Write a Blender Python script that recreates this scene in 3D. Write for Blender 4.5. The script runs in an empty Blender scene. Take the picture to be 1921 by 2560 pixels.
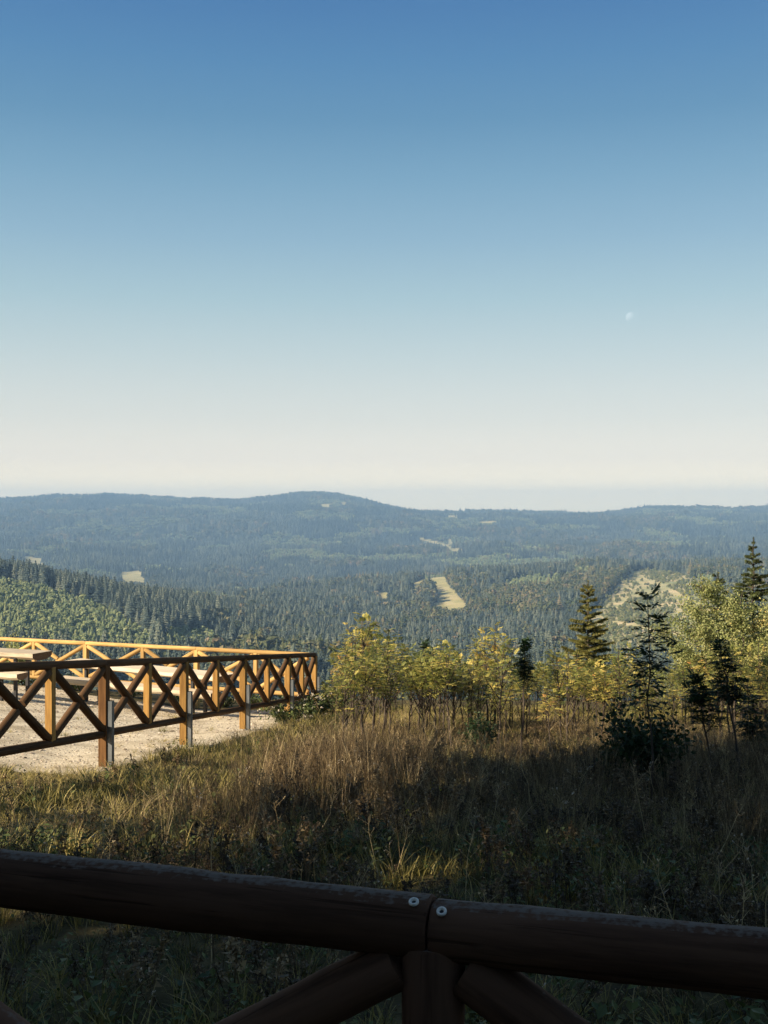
import bpy, math, random
import numpy as np
from mathutils import Vector, Matrix, Euler

R = math.radians
SC = bpy.context.scene
COL = SC.collection

# ------------------------------------------------------------------ camera
W0, H0, F = 1921.0, 2560.0, 2800.0          # photo size and focal length in photo pixels
CX, CY = 960.5, 1280.0
cam_d = bpy.data.cameras.new('camera')
cam = bpy.data.objects.new('camera', cam_d)
COL.objects.link(cam)
cam_d.sensor_fit = 'HORIZONTAL'
cam_d.sensor_width = 36.0
cam_d.lens = 36.0 * F / W0
cam_d.clip_start = 0.05
cam_d.clip_end = 80000
cam.location = (0, 0, 0)
cam.rotation_euler = (R(90), 0, 0)
SC.camera = cam

# ------------------------------------------------------------------ sky and sun
SUN_AZ = (-0.88, -0.475)                      # horizontal direction towards the sun
SUN_EL = R(30)
world = bpy.data.worlds.new('World')
SC.world = world
world.use_nodes = True
wn, wl = world.node_tree.nodes, world.node_tree.links
bg = wn['Background']
sky = wn.new('ShaderNodeTexSky')
sky.sky_type = 'NISHITA'
sky.sun_disc = False
sky.sun_elevation = SUN_EL
sky.sun_rotation = math.atan2(SUN_AZ[0], SUN_AZ[1])
sky.altitude = 900
sky.air_density = 1.0
sky.dust_density = 1.2
sky.ozone_density = 1.6
SKY_STRENGTH = 0.07
tc_ = wn.new('ShaderNodeTexCoord'); sx_ = wn.new('ShaderNodeSeparateXYZ')
wl.new(tc_.outputs['Generated'], sx_.inputs[0])
rp_ = wn.new('ShaderNodeValToRGB'); wl.new(sx_.outputs[2], rp_.inputs[0])
# clear late summer sky: cream at the horizon, deep blue overhead (by elevation above the horizon)
_st = [(0.0000, (0.79, 0.665, 0.435)), (0.0286, (0.735, 0.622, 0.445)), (0.0464, (0.575, 0.512, 0.420)), (0.0819, (0.450, 0.442, 0.393)), (0.1345, (0.337, 0.386, 0.376)), (0.1860, (0.238, 0.329, 0.355)), (0.2360, (0.164, 0.265, 0.333)), (0.2842, (0.112, 0.216, 0.300)), (0.3304, (0.070, 0.166, 0.264)), (0.3742, (0.049, 0.138, 0.255)), (0.4131, (0.036, 0.112, 0.238)), (0.6000, (0.045, 0.090, 0.160)), (1.0000, (0.055, 0.075, 0.105))]
while len(rp_.color_ramp.elements) < len(_st): rp_.color_ramp.elements.new(.5)
for _e, (_p, _c) in zip(rp_.color_ramp.elements, _st): _e.position = _p; _e.color = (*_c, 1)
sc_w = wn.new('ShaderNodeVectorMath'); sc_w.operation = 'SCALE'; sc_w.inputs['Scale'].default_value = 1 / SKY_STRENGTH
wl.new(rp_.outputs[0], sc_w.inputs[0])
mx_w = wn.new('ShaderNodeMix'); mx_w.data_type = 'RGBA'; mx_w.inputs[0].default_value = 0.85
wl.new(sky.outputs[0], mx_w.inputs[6]); wl.new(sc_w.outputs[0], mx_w.inputs[7])
wl.new(mx_w.outputs[2], bg.inputs[0])
bg.inputs[1].default_value = SKY_STRENGTH

sun_d = bpy.data.lights.new('sun', 'SUN')
sun = bpy.data.objects.new('sun', sun_d)
COL.objects.link(sun)
sun_d.energy = 5.0
sun_d.angle = R(0.5)
sun_d.color = (1.0, 0.84, 0.62)
SUN_V = Vector((SUN_AZ[0] * math.cos(SUN_EL), SUN_AZ[1] * math.cos(SUN_EL), math.sin(SUN_EL)))
sun.rotation_euler = SUN_V.to_track_quat('Z', 'Y').to_euler()

SC.view_settings.view_transform = 'Standard'
SC.view_settings.look = 'None'
SC.view_settings.exposure = 0.9
SC.view_settings.gamma = 1.0
SC.render.engine = 'CYCLES'
SC.cycles.max_bounces = 6
SC.cycles.diffuse_bounces = 2
SC.cycles.glossy_bounces = 2
SC.cycles.transmission_bounces = 3
SC.cycles.transparent_max_bounces = 12
SC.cycles.volume_bounces = 0
SC.cycles.use_denoising = True
SC.cycles.sample_clamp_indirect = 4.0

random.seed(7)
RNG = np.random.default_rng(11)

# ------------------------------------------------------------------ helpers
def tag(o, label=None, cat=None, group=None, kind=None):
    if label: o['label'] = label
    if cat: o['category'] = cat
    if group: o['group'] = group
    if kind: o['kind'] = kind
    return o

def empty(name, loc):
    o = bpy.data.objects.new(name, None)
    o.empty_display_size = 0.2
    o.location = loc
    COL.objects.link(o)
    return o

def smooth(e0, e1, x):
    t = np.clip((x - e0) / (e1 - e0), 0, 1)
    return t * t * (3 - 2 * t)

def vnoise(x, y, seed=0):
    """value noise on numpy arrays, -1..1"""
    x = np.asarray(x, float); y = np.asarray(y, float)
    xi = np.floor(x).astype(np.int64); yi = np.floor(y).astype(np.int64)
    xf = x - xi; yf = y - yi
    def h(a, b):
        n = (a * 374761393 + b * 668265263 + seed * 1442695041) & 0x7fffffff
        n = ((n ^ (n >> 13)) * 1274126177) & 0x7fffffff
        n = n ^ (n >> 16)
        return (n & 0xffff) / 32767.5 - 1.0
    u = xf * xf * (3 - 2 * xf); v = yf * yf * (3 - 2 * yf)
    return (h(xi, yi) * (1 - u) + h(xi + 1, yi) * u) * (1 - v) + (h(xi, yi + 1) * (1 - u) + h(xi + 1, yi + 1) * u) * v

def fbm(x, y, seed=0, oct=4):
    s, a, t = 0.0, 1.0, 0.0
    for k in range(oct):
        s = s + a * vnoise(x * 2 ** k, y * 2 ** k, seed + k * 17)
        t += a; a *= 0.5
    return s / t

class MB:
    """collects geometry for ONE mesh; each face carries a float 'tone'"""
    def __init__(self):
        self.v = []; self.f = []; self.t = []; self.m = []; self.sm = []
    def add(self, vs, fs, tone=0.5, mat=0, smooth=False):
        b = len(self.v)
        self.v.extend([tuple(p) for p in vs])
        for f in fs:
            self.f.append(tuple(i + b for i in f)); self.t.append(tone); self.m.append(mat); self.sm.append(smooth)
    def tube(self, pts, rad, n=8, tone=0.5, mat=0, cap=True, jitter=0.0, rnd=None):
        pts = [Vector(p) for p in pts]
        vs, fs = [], []
        up = None
        for i, p in enumerate(pts):
            d = (pts[min(i + 1, len(pts) - 1)] - pts[max(i - 1, 0)])
            if d.length < 1e-9: d = Vector((0, 0, 1))
            d.normalize()
            if up is None:
                up = Vector((0, 0, 1)) if abs(d.z) < 0.9 else Vector((0, 1, 0))
            a = d.cross(up).normalized(); b = a.cross(d).normalized()
            up = b
            r = rad[i] if hasattr(rad, '__len__') else rad
            for k in range(n):
                an = 2 * math.pi * k / n
                rr = r * (1 + (jitter * (rnd.random() - 0.5) if jitter else 0))
                vs.append(p + a * math.cos(an) * rr + b * math.sin(an) * rr)
        for i in range(len(pts) - 1):
            for k in range(n):
                k2 = (k + 1) % n
                fs.append((i * n + k, i * n + k2, (i + 1) * n + k2, (i + 1) * n + k))
        self.add(vs, fs, tone, mat, True)
        if cap:
            self.add(vs[:n], [tuple(range(n))[::-1]], tone, mat)
            self.add(vs[-n:], [tuple(range(n))], tone, mat)
    def box(self, c, s, tone=0.5, mat=0, bev=0.0):
        x, y, z = s[0] / 2, s[1] / 2, s[2] / 2
        b = min(bev, x * .9, y * .9)
        prof = [(-x + b, -y), (x - b, -y), (x, -y + b), (x, y - b), (x - b, y), (-x + b, y), (-x, y - b), (-x, -y + b)] if b > 0 else [(-x, -y), (x, -y), (x, y), (-x, y)]
        n = len(prof)
        vs = [(c[0] + px, c[1] + py, c[2] - z) for px, py in prof] + [(c[0] + px, c[1] + py, c[2] + z) for px, py in prof]
        fs = [(k, (k + 1) % n, n + (k + 1) % n, n + k) for k in range(n)] + [tuple(range(n))[::-1], tuple(range(n, 2 * n))]
        self.add(vs, fs, tone, mat)
    def mesh(self, name, mats):
        me = bpy.data.meshes.new(name)
        me.from_pydata(self.v, [], self.f)
        for m in (mats if isinstance(mats, (list, tuple)) else [mats]):
            me.materials.append(m)
        if self.f:
            me.polygons.foreach_set('material_index', self.m)
            me.polygons.foreach_set('use_smooth', self.sm)
            at = me.attributes.new('tone', 'FLOAT', 'FACE')
            at.data.foreach_set('value', self.t)
        me.update()
        return me
    def build(self, name, mats, parent=None):
        o = bpy.data.objects.new(name, self.mesh(name, mats))
        COL.objects.link(o)
        if parent is not None: o.parent = parent
        return o

# ------------------------------------------------------------------ materials
def new_mat(name):
    m = bpy.data.materials.new(name); m.use_nodes = True
    nt = m.node_tree; b = nt.nodes['Principled BSDF']
    return m, nt, b

def ramp(nt, stops, fac=None):
    r = nt.nodes.new('ShaderNodeValToRGB')
    e = r.color_ramp.elements
    while len(e) < len(stops): e.new(0.5)
    for i, (p, c) in enumerate(stops):
        e[i].position = p; e[i].color = (*c, 1)
    if fac is not None: nt.links.new(fac, r.inputs[0])
    return r

def noise(nt, scale, detail=4, vec=None, rough=0.55):
    n = nt.nodes.new('ShaderNodeTexNoise')
    n.inputs['Scale'].default_value = scale; n.inputs['Detail'].default_value = detail
    n.inputs['Roughness'].default_value = rough
    if vec is not None: nt.links.new(vec, n.inputs['Vector'])
    return n

def math_n(nt, op, a, b=None):
    n = nt.nodes.new('ShaderNodeMath'); n.operation = op
    for i, s in enumerate((a, b)):
        if s is None: continue
        if isinstance(s, (int, float)): n.inputs[i].default_value = s
        else: nt.links.new(s, n.inputs[i])
    return n.outputs[0]

def mixc(nt, fac, a, b, mode='MIX'):
    n = nt.nodes.new('ShaderNodeMix'); n.data_type = 'RGBA'; n.blend_type = mode
    for sock, s in ((n.inputs[0], fac), (n.inputs[6], a), (n.inputs[7], b)):
        if isinstance(s, (int, float)): sock.default_value = s
        elif isinstance(s, tuple): sock.default_value = (*s, 1)
        else: nt.links.new(s, sock)
    return n.outputs[2]

def mapping(nt, scale, coord='Object'):
    tc = nt.nodes.new('ShaderNodeTexCoord'); mp = nt.nodes.new('ShaderNodeMapping')
    mp.inputs['Scale'].default_value = scale
    nt.links.new(tc.outputs[coord], mp.inputs[0])
    return mp.outputs[0]

def bump(nt, b, h, strength=0.3, dist=0.01):
    n = nt.nodes.new('ShaderNodeBump'); n.inputs['Strength'].default_value = strength
    n.inputs['Distance'].default_value = dist
    nt.links.new(h, n.inputs['Height']); nt.links.new(n.outputs[0], b.inputs['Normal'])

def wood_mat(name, light, dark, rough=0.9, lichen=None):
    """grain runs along the object's local X"""
    m, nt, b = new_mat(name)
    oi = nt.nodes.new('ShaderNodeObjectInfo')
    vec = mapping(nt, (1.0, 14, 14))
    add = nt.nodes.new('ShaderNodeVectorMath'); add.operation = 'ADD'
    sc = nt.nodes.new('ShaderNodeVectorMath'); sc.operation = 'SCALE'
    cmb = nt.nodes.new('ShaderNodeCombineXYZ')
    nt.links.new(oi.outputs['Random'], cmb.inputs[0]); nt.links.new(oi.outputs['Random'], cmb.inputs[1])
    nt.links.new(cmb.outputs[0], sc.inputs[0]); sc.inputs['Scale'].default_value = 60
    nt.links.new(vec, add.inputs[0]); nt.links.new(sc.outputs[0], add.inputs[1])
    n1 = noise(nt, 2.2, 6, add.outputs[0], 0.65)
    r1 = ramp(nt, [(0.30, dark), (0.52, light), (0.75, tuple(min(1, c * 1.25) for c in light))], n1.outputs[0])
    vec2 = mapping(nt, (0.6, 30, 30))
    n2 = noise(nt, 3.0, 3, vec2, 0.5)
    crack = ramp(nt, [(0.33, (0, 0, 0)), (0.38, (1, 1, 1))], n2.outputs[0])
    c = mixc(nt, 0.55, r1.outputs[0], crack.outputs[0], 'MULTIPLY')
    n3 = noise(nt, 1.7, 3, mapping(nt, (1, 1, 1)))
    c = mixc(nt, math_n(nt, 'MULTIPLY', n3.outputs[0], 0.6), c, tuple(x * 0.45 for x in light))
    v = math_n(nt, 'ADD', math_n(nt, 'MULTIPLY', oi.outputs['Random'], 0.45), 0.78)
    hsv = nt.nodes.new('ShaderNodeHueSaturation'); nt.links.new(v, hsv.inputs['Value']); nt.links.new(c, hsv.inputs['Color'])
    out = hsv.outputs[0]
    if lichen:
        geo = nt.nodes.new('ShaderNodeNewGeometry'); sep = nt.nodes.new('ShaderNodeSeparateXYZ')
        nt.links.new(geo.outputs['True Normal'], sep.inputs[0])
        n4 = noise(nt, 90, 5, mapping(nt, (1, 1, 1)))
        f = math_n(nt, 'ADD', sep.outputs[2], math_n(nt, 'MULTIPLY', math_n(nt, 'SUBTRACT', n4.outputs[0], 0.5), 0.5))
        rr = ramp(nt, [(0.90, (0, 0, 0)), (1.12, (.9, .9, .9))], f)
        out = mixc(nt, rr.outputs[0], out, lichen)
    nt.links.new(out, b.inputs['Base Color'])
    b.inputs['Roughness'].default_value = rough
    b.inputs['Specular IOR Level'].default_value = 0.08
    hh = math_n(nt, 'ADD', n1.outputs[0], math_n(nt, 'MULTIPLY', crack.outputs[0], 0.6))
    bump(nt, b, hh, 0.35, 0.004)
    return m

def leaf_mat(name, stops, trans=0.35, rough=0.55, instance=False, amount=0.32, uniform=False):
    """colour from the face tone plus a random value per instance"""
    m, nt, b = new_mat(name)
    at = nt.nodes.new('ShaderNodeAttribute'); at.attribute_name = 'tone'
    f = at.outputs['Fac']
    if instance:
        oi = nt.nodes.new('ShaderNodeObjectInfo')
        k = math_n(nt, 'MULTIPLY', math_n(nt, 'SUBTRACT', oi.outputs['Random'], 0.5), amount * 2)
        f = math_n(nt, 'ADD', f, k)
    r = ramp(nt, stops, f)
    nt.links.new(r.outputs[0], b.inputs['Base Color'])
    b.inputs['Roughness'].default_value = rough
    b.inputs['Specular IOR Level'].default_value = 0.3
    if trans > 0:
        tr = nt.nodes.new('ShaderNodeBsdfTranslucent'); nt.links.new(r.outputs[0], tr.inputs[0])
        mx = nt.nodes.new('ShaderNodeMixShader'); mx.inputs[0].default_value = trans
        nt.links.new(b.outputs[0], mx.inputs[1]); nt.links.new(tr.outputs[0], mx.inputs[2])
        nt.links.new(mx.outputs[0], nt.nodes['Material Output'].inputs[0])
    return m

M = {}
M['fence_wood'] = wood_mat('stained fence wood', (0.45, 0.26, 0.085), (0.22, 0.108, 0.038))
M['pale_rail'] = wood_mat('pale rail wood', (0.62, 0.40, 0.16), (0.42, 0.22, 0.07))  # paler tone for the rails, posts and braces of the back fence
M['red_wood'] = wood_mat('dark reddish post wood', (0.27, 0.14, 0.060), (0.12, 0.058, 0.030))  # darker, redder tone for the nearer posts of the side fence
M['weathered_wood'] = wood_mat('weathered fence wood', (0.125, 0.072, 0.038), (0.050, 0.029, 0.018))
M['dark_wood'] = wood_mat('dark weathered wood', (0.165, 0.092, 0.060), (0.050, 0.028, 0.020), lichen=(0.19, 0.155, 0.13))
M['log_wood'] = wood_mat('debarked log wood', (0.72, 0.61, 0.46), (0.46, 0.36, 0.25))
M['shaded_end_grain'] = wood_mat('shaded log end grain', (0.20, 0.13, 0.08), (0.10, 0.06, 0.035))  # shade on the log ends is put into this dark colour

m, nt, b = new_mat('galvanised steel')
n = noise(nt, 18, 5, mapping(nt, (1, 1, .25)))
nt.links.new(ramp(nt, [(0.3, (0.12, 0.135, 0.15)), (0.7, (0.25, 0.27, 0.29))], n.outputs[0]).outputs[0], b.inputs['Base Color'])
b.inputs['Metallic'].default_value = 0.6; b.inputs['Roughness'].default_value = 0.55
M['steel'] = m
m, nt, b = new_mat('black painted steel')
b.inputs['Base Color'].default_value = (0.022, 0.022, 0.026, 1); b.inputs['Roughness'].default_value = 0.6
M['black_steel'] = m
m, nt, b = new_mat('zinc screw')
b.inputs['Base Color'].default_value = (0.85, 0.85, 0.78, 1); b.inputs['Metallic'].default_value = 0.0; b.inputs['Roughness'].default_value = 0.5  # matte near-white stands in for the sky mirrored in the metal
M['zinc'] = m
m, nt, b = new_mat('bark')
n = noise(nt, 25, 4, mapping(nt, (1, 1, .3)))
nt.links.new(ramp(nt, [(0.3, (0.035, 0.026, 0.020)), (0.7, (0.11, 0.085, 0.065))], n.outputs[0]).outputs[0], b.inputs['Base Color'])
b.inputs['Roughness'].default_value = 0.9
M['bark'] = m

YEL = [(0.0, (0.06, 0.09, 0.028)), (0.3, (0.25, 0.27, 0.075)), (0.58, (0.54, 0.48, 0.13)), (0.86, (0.72, 0.56, 0.17)), (1.0, (0.62, 0.34, 0.11))]
M['rowan_yellow'] = leaf_mat('yellowing rowan leaves', YEL, .42)
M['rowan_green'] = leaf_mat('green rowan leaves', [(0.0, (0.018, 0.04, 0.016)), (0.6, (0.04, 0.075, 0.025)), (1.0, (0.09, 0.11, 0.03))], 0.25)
M['birch_leaf'] = leaf_mat('birch leaves', [(0.0, (0.09, 0.12, 0.035)), (0.5, (0.29, 0.32, 0.12)), (0.85, (0.50, 0.48, 0.21)), (1.0, (0.5, 0.4, 0.14))], 0.3)
M['spruce_needle'] = leaf_mat('young spruce needles', [(0.0, (0.035, 0.055, 0.02)), (0.6, (0.10, 0.115, 0.035)), (1.0, (0.30, 0.24, 0.06))], 0.15)
M['weed_leaf'] = leaf_mat('weed leaves', [(0.0, (0.04, 0.065, 0.02)), (0.6, (0.13, 0.16, 0.05)), (1.0, (0.28, 0.26, 0.10))], 0.25, instance=True)
M['petal_white'] = leaf_mat('pale seed heads', [(0, (0.5, 0.42, 0.32)), (1, (0.7, 0.64, 0.54))], 0.2)
M['petal_yellow'] = leaf_mat('yellow flower heads', [(0, (0.55, 0.48, 0.04)), (1, (0.72, 0.62, 0.06))], 0.2)
M['dry_grass'] = leaf_mat('tall dry grass', [(0.0, (0.055, 0.040, 0.024)), (0.4, (0.165, 0.115, 0.062)), (0.75, (0.36, 0.265, 0.135)), (1.0, (0.66, 0.53, 0.30))], 0.2, instance=True, amount=.34)
M['short_grass'] = leaf_mat('short grass', [(0.0, (0.030, 0.040, 0.015)), (0.35, (0.125, 0.12, 0.036)), (0.7, (0.40, 0.33, 0.10)), (1.0, (0.52, 0.42, 0.17))], 0.2, instance=True, amount=0.35)
M['forest_dark'] = leaf_mat('dark spruce forest', [(0.0, (0.016, 0.028, 0.025)), (0.5, (0.056, 0.079, 0.062)), (1.0, (0.15, 0.165, 0.115))], 0, 0.8, instance=True, amount=.45)
M['forest_mixed'] = leaf_mat('mixed forest crowns', [(0.0, (0.035, 0.052, 0.020)), (0.5, (0.085, 0.095, 0.036)), (0.85, (0.16, 0.145, 0.065)), (1.0, (0.20, 0.145, 0.08))], 0, 0.8, instance=True, amount=.45)
M['forest_young'] = leaf_mat('young plantation crowns', [(0.0, (0.10, 0.14, 0.06)), (0.5, (0.20, 0.24, 0.10)), (1.0, (0.33, 0.34, 0.15))], 0, 0.8, instance=True)
M['forest_bush'] = leaf_mat('clearing bushes', [(0.0, (0.09, 0.12, 0.04)), (0.5, (0.16, 0.175, 0.065)), (1.0, (0.28, 0.25, 0.11))], 0, 0.8, instance=True)

# ------------------------------------------------------------------ terrain
XC = np.array([-500, 0, 300, 600, 900, 1200, 1500, 1921, 2421], float)
ROWS = [
 (34,   [1757]*9), (60, [2020]*9), (150, [2200]*9), (300, [2110]*9), (500, [1925]*9),
 (700,  [1700, 1700, 1725, 1752, 1765, 1770, 1755, 1740, 1740]),
 (850,  [1620, 1620, 1655, 1690, 1710, 1720, 1700, 1690, 1690]),
 (1000, [1520, 1530, 1580, 1645, 1675, 1690, 1655, 1630, 1630]),
 (1200, [1440, 1452, 1518, 1590, 1640, 1650, 1605, 1570, 1570]),
 (1350, [1445, 1448, 1508, 1560, 1612, 1615, 1565, 1530, 1530]),
 (1600, [1500, 1490, 1502, 1528, 1578, 1565, 1515, 1482, 1480]),
 (1900, [1520, 1502, 1498, 1512, 1538, 1510, 1468, 1447, 1445]),
 (2200, [1500, 1492, 1490, 1502, 1502, 1460, 1438, 1428, 1425]),
 (2500, [1474, 1476, 1490, 1506, 1464, 1424, 1419, 1416, 1413]),
 (2900, [1440, 1448, 1474, 1497, 1474, 1444, 1440, 1438, 1434]),
 (3400, [1408, 1418, 1443, 1462, 1455, 1440, 1432, 1425, 1420]),
 (4000, [1382, 1392, 1415, 1432, 1418, 1408, 1395, 1388, 1382]),
 (4800, [1345, 1352, 1367, 1377, 1372, 1368, 1360, 1357, 1352]),
 (5200, [1352, 1358, 1376, 1384, 1366, 1378, 1370, 1366, 1362]),
 (5600, [1300, 1308, 1318, 1318, 1303, 1328, 1328, 1325, 1320]),
 (6400, [1268, 1272, 1276, 1276, 1262, 1305, 1302, 1295, 1290]),
]
SKX = np.array([-500, 0, 100, 250, 450, 590, 650, 690, 720, 760, 800, 850, 890, 920, 960, 1000, 1050, 1120, 1250, 1400, 1460, 1500, 1560, 1600, 1620, 1750, 1830, 1921, 2421], float)
SKY_ = np.array([1250, 1241, 1234, 1230, 1236, 1243, 1239, 1232, 1227, 1224, 1223.5, 1228, 1234, 1241, 1254, 1267, 1278, 1273, 1271, 1273, 1277, 1275, 1270, 1264, 1260, 1261, 1265, 1258, 1255], float)
XF = np.linspace(-500, 2421, 500)
def _sm(a, k):
    ker = np.exp(-0.5 * (np.arange(-3 * k, 3 * k + 1) / k) ** 2); ker /= ker.sum()
    p = np.pad(a, 3 * k, mode='edge')
    return np.convolve(p, ker, 'valid')
D_ROWS = [d for d, _ in ROWS]
GR = [_sm(np.interp(XF, XC, np.array(r, float)), 12) for _, r in ROWS]
skl = np.interp(XF, SKX, SKY_)
D_ROWS += [7200, 7800, 9500, 13000]
GR += [_sm(skl, 4) + 17, skl + 6, skl + 60, skl * 0 + 1400]
LD = np.log(np.array(D_ROWS))
GR = np.array(GR)
LDF = np.linspace(LD[0], LD[-1], 700)
TAB = np.empty((700, 500))
for j in range(500):
    TAB[:, j] = np.interp(LDF, LD, GR[:, j])
for j in range(500):
    TAB[:, j] = _sm(TAB[:, j], 5)
GLD, GXX = np.meshgrid(LDF, XF, indexing='ij')
DD = np.exp(GLD)
amp = 12.0 * smooth(2600, 4200, DD) * (1 - smooth(6600, 7500, DD)) + 5.0 * smooth(800, 1200, DD) * (1 - smooth(2600, 4200, DD))
TAB = TAB + amp * fbm(GXX / 210.0, GLD * 5.5, 3, 4) * 1.6

def near_ground(X, Y):
    z = -1.56 - 0.112 * Y
    z = z + 0.10 * np.maximum(0, -4.2 - X)
    z = z - 0.004 * np.maximum(0, Y - 26) ** 2
    bumps = 0.035 * fbm(X / 1.3, Y / 1.3, 5, 3)
    return z + bumps

def to_xd(X, Y):
    th = np.arctan2(X, Y)
    thc = np.clip(th, -0.50, 0.50)
    r = np.hypot(X, Y)
    D = r * np.cos(thc)
    return CX + F * np.tan(thc), D, th

def height(X, Y):
    X = np.asarray(X, float); Y = np.asarray(Y, float)
    xi, D, th = to_xd(X, Y)
    fi = np.clip((xi + 500) / 2921 * 499, 0, 498.999)
    fd = np.clip((np.log(np.maximum(D, 34)) - LDF[0]) / (LDF[-1] - LDF[0]) * 699, 0, 698.999)
    a = fi.astype(int); c = fd.astype(int); u = fi - a; v = fd - c
    yi = (TAB[c, a] * (1 - u) + TAB[c, a + 1] * u) * (1 - v) + (TAB[c + 1, a] * (1 - u) + TAB[c + 1, a + 1] * u) * v
    zf = -(yi - CY) / F * D
    zn = near_ground(X, Y)
    w = smooth(27, 36, np.hypot(X, Y))
    z = zn * (1 - w) + zf * w
    # behind the camera the hillside simply rises a little
    back = smooth(0.75, 1.3, np.abs(th))
    rr = np.hypot(X, Y)
    zb = np.where(rr < 30, zn, -1.56 + 0.112 * np.minimum(rr, 60) * 0 + 0.03 * np.minimum(rr, 400) - 0.10 * np.cos(th) * np.minimum(rr, 60))
    wb = back * smooth(20, 40, rr)
    return z * (1 - wb) + zb * wb

def gz(X, Y):
    return float(height(np.array([X]), np.array([Y]))[0])

def gpt(x_img, D):
    """ground point that lies D metres ahead in the direction of photo column x_img"""
    X = (x_img - CX) / F * D
    return Vector((X, D, gz(X, D)))

# open land: polygons (photo columns / rows) with the depth range of the slope they lie on
def inside(poly, x, y):
    c = np.zeros(x.shape, bool)
    n = len(poly)
    for i in range(n):
        x1, y1 = poly[i]; x2, y2 = poly[(i + 1) % n]
        cond = ((y1 > y) != (y2 > y))
        with np.errstate(divide='ignore', invalid='ignore'):
            xx = (x2 - x1) * (y - y1) / (y2 - y1 + 1e-12) + x1
        c ^= cond & (x < xx)
    return c
MEADOWS = [
 ([(1583, 1428), (1590, 1427), (1612, 1446), (1640, 1459), (1675, 1459), (1712, 1440), (1718, 1444), (1680, 1465), (1660, 1468), (1700, 1490), (1740, 1510), (1736, 1516), (1690, 1494), (1640, 1466), (1604, 1452)], 1100, 2500),
 ([(1500, 1548), (1560, 1556), (1640, 1575), (1700, 1590), (1698, 1598), (1630, 1583), (1555, 1564), (1500, 1555)], 900, 2500),
 ([(1786, 1464), (1800, 1470), (1826, 1500), (1818, 1503), (1796, 1478)], 1100, 2500),
 ([(1027, 1462), (1066, 1444), (1108, 1432), (1124, 1461), (1150, 1490), (1171, 1514), (1166, 1528), (1120, 1530), (1075, 1521), (1100, 1491), (1090, 1478), (1080, 1452), (1052, 1466), (1046, 1502), (1030, 1480)], 1500, 2700),
 ([(943, 1482), (972, 1480), (978, 1500), (950, 1502)], 1500, 2700),
 ([(1168, 1431), (1184, 1430), (1184, 1440), (1168, 1438)], 1700, 2700),
 ([(1041, 1343), (1075, 1350), (1120, 1362), (1155, 1372), (1160, 1382), (1132, 1378), (1085, 1360), (1045, 1350)], 3800, 7000),
 ([(1118, 1340), (1128, 1338), (1142, 1362), (1124, 1360)], 3800, 7000),
 ([(1320, 1372), (1340, 1362), (1356, 1362), (1350, 1370)], 3200, 7000),
 ([(1110, 1288), (1145, 1288), (1145, 1294), (1118, 1293)], 5000, 8000),
 ([(1196, 1303), (1246, 1303), (1246, 1308), (1196, 1308)], 5000, 8000),
 ([(790, 1260), (832, 1260), (828, 1267), (808, 1269)], 5000, 8000),
 ([(850, 1254), (870, 1254), (868, 1262), (854, 1263)], 5000, 8000),
 ([(283, 1428), (320, 1430), (348, 1424), (368, 1432), (376, 1456), (290, 1457)], 2300, 4200),
 ([(49, 1388), (115, 1398), (117, 1416), (60, 1418), (52, 1400)], 2300, 4600),
 ([(222, 1406), (242, 1405), (240, 1411), (224, 1411)], 2300, 4600),
 ([(155, 1434), (200, 1434), (202, 1444), (158, 1444)], 2300, 4200),
 ([(630, 1480), (664, 1484), (662, 1492), (634, 1490)], 1900, 3400),
]
CUT = [  # felled slope with young growth on the right
 ([(1583, 1428), (1638, 1424), (1715, 1438), (1790, 1464), (1826, 1500), (1790, 1560), (1760, 1640), (1640, 1665), (1490, 1665), (1440, 1600), (1485, 1522), (1545, 1462)], 880, 2500),
]
CUTGREEN = [
 ([(1615, 1428), (1712, 1440), (1690, 1452), (1665, 1460), (1640, 1458)], 1100, 2500),
 ([(1660, 1466), (1720, 1450), (1790, 1470), (1800, 1500), (1740, 1496)], 1100, 2500),
 ([(1590, 1500), (1650, 1495), (1680, 1530), (1690, 1650), (1560, 1650), (1470, 1620), (1510, 1540)], 880, 2500),
]
PLANT = [
 ([(-200, 1458), (0, 1462), (120, 1490), (250, 1532), (345, 1585), (395, 1620), (372, 1700), (-200, 1700)], 760, 1320),
 ([(400, 1650), (425, 1592), (520, 1600), (600, 1640), (600, 1680), (420, 1690)], 760, 1320),
]
def zone(polys, x, y, D):
    o = np.zeros(x.shape, bool)
    for p, d0, d1 in polys:
        o |= inside(p, x, y) & (D > d0) & (D < d1)
    return o

# fence line near the gravel
FA = np.array([-3.83, 11.17]); FB = np.array([-1.464, 23.56])     # side fence, image left edge to corner
FDIR = (FB - FA) / np.linalg.norm(FB - FA)
FN = np.array([FDIR[1], -FDIR[0]])                               # to the right of the fence
BB = np.array([-8.30, 26.40])                                    # back fence towards the left
BDIR = (BB - FB) / np.linalg.norm(BB - FB)
BN = np.array([-BDIR[1], BDIR[0]])
if BN[1] < 0: BN = -BN                                           # points away from the camera

def gravel_mask(X, Y):
    s = (X - FA[0]) * FN[0] + (Y - FA[1]) * FN[1]
    t = (X - FB[0]) * BN[0] + (Y - FB[1]) * BN[1]
    al = (X - FA[0]) * FDIR[0] + (Y - FA[1]) * FDIR[1]
    edge = 0.10 + 0.45 * smooth(3, 11, al) - 0.9 * (1 - smooth(-4, 0.5, al))
    nz = 0.30 * fbm(X / 1.1, Y / 1.1, 9, 4)
    a = 1 - smooth(-0.18, 0.18, s - edge + nz)
    b_ = 1 - smooth(-0.25, 0.25, t + 0.15 + nz)
    c_ = smooth(12.3, 13.5, Y + 1.6 * nz)
    return a * b_ * c_

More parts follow.
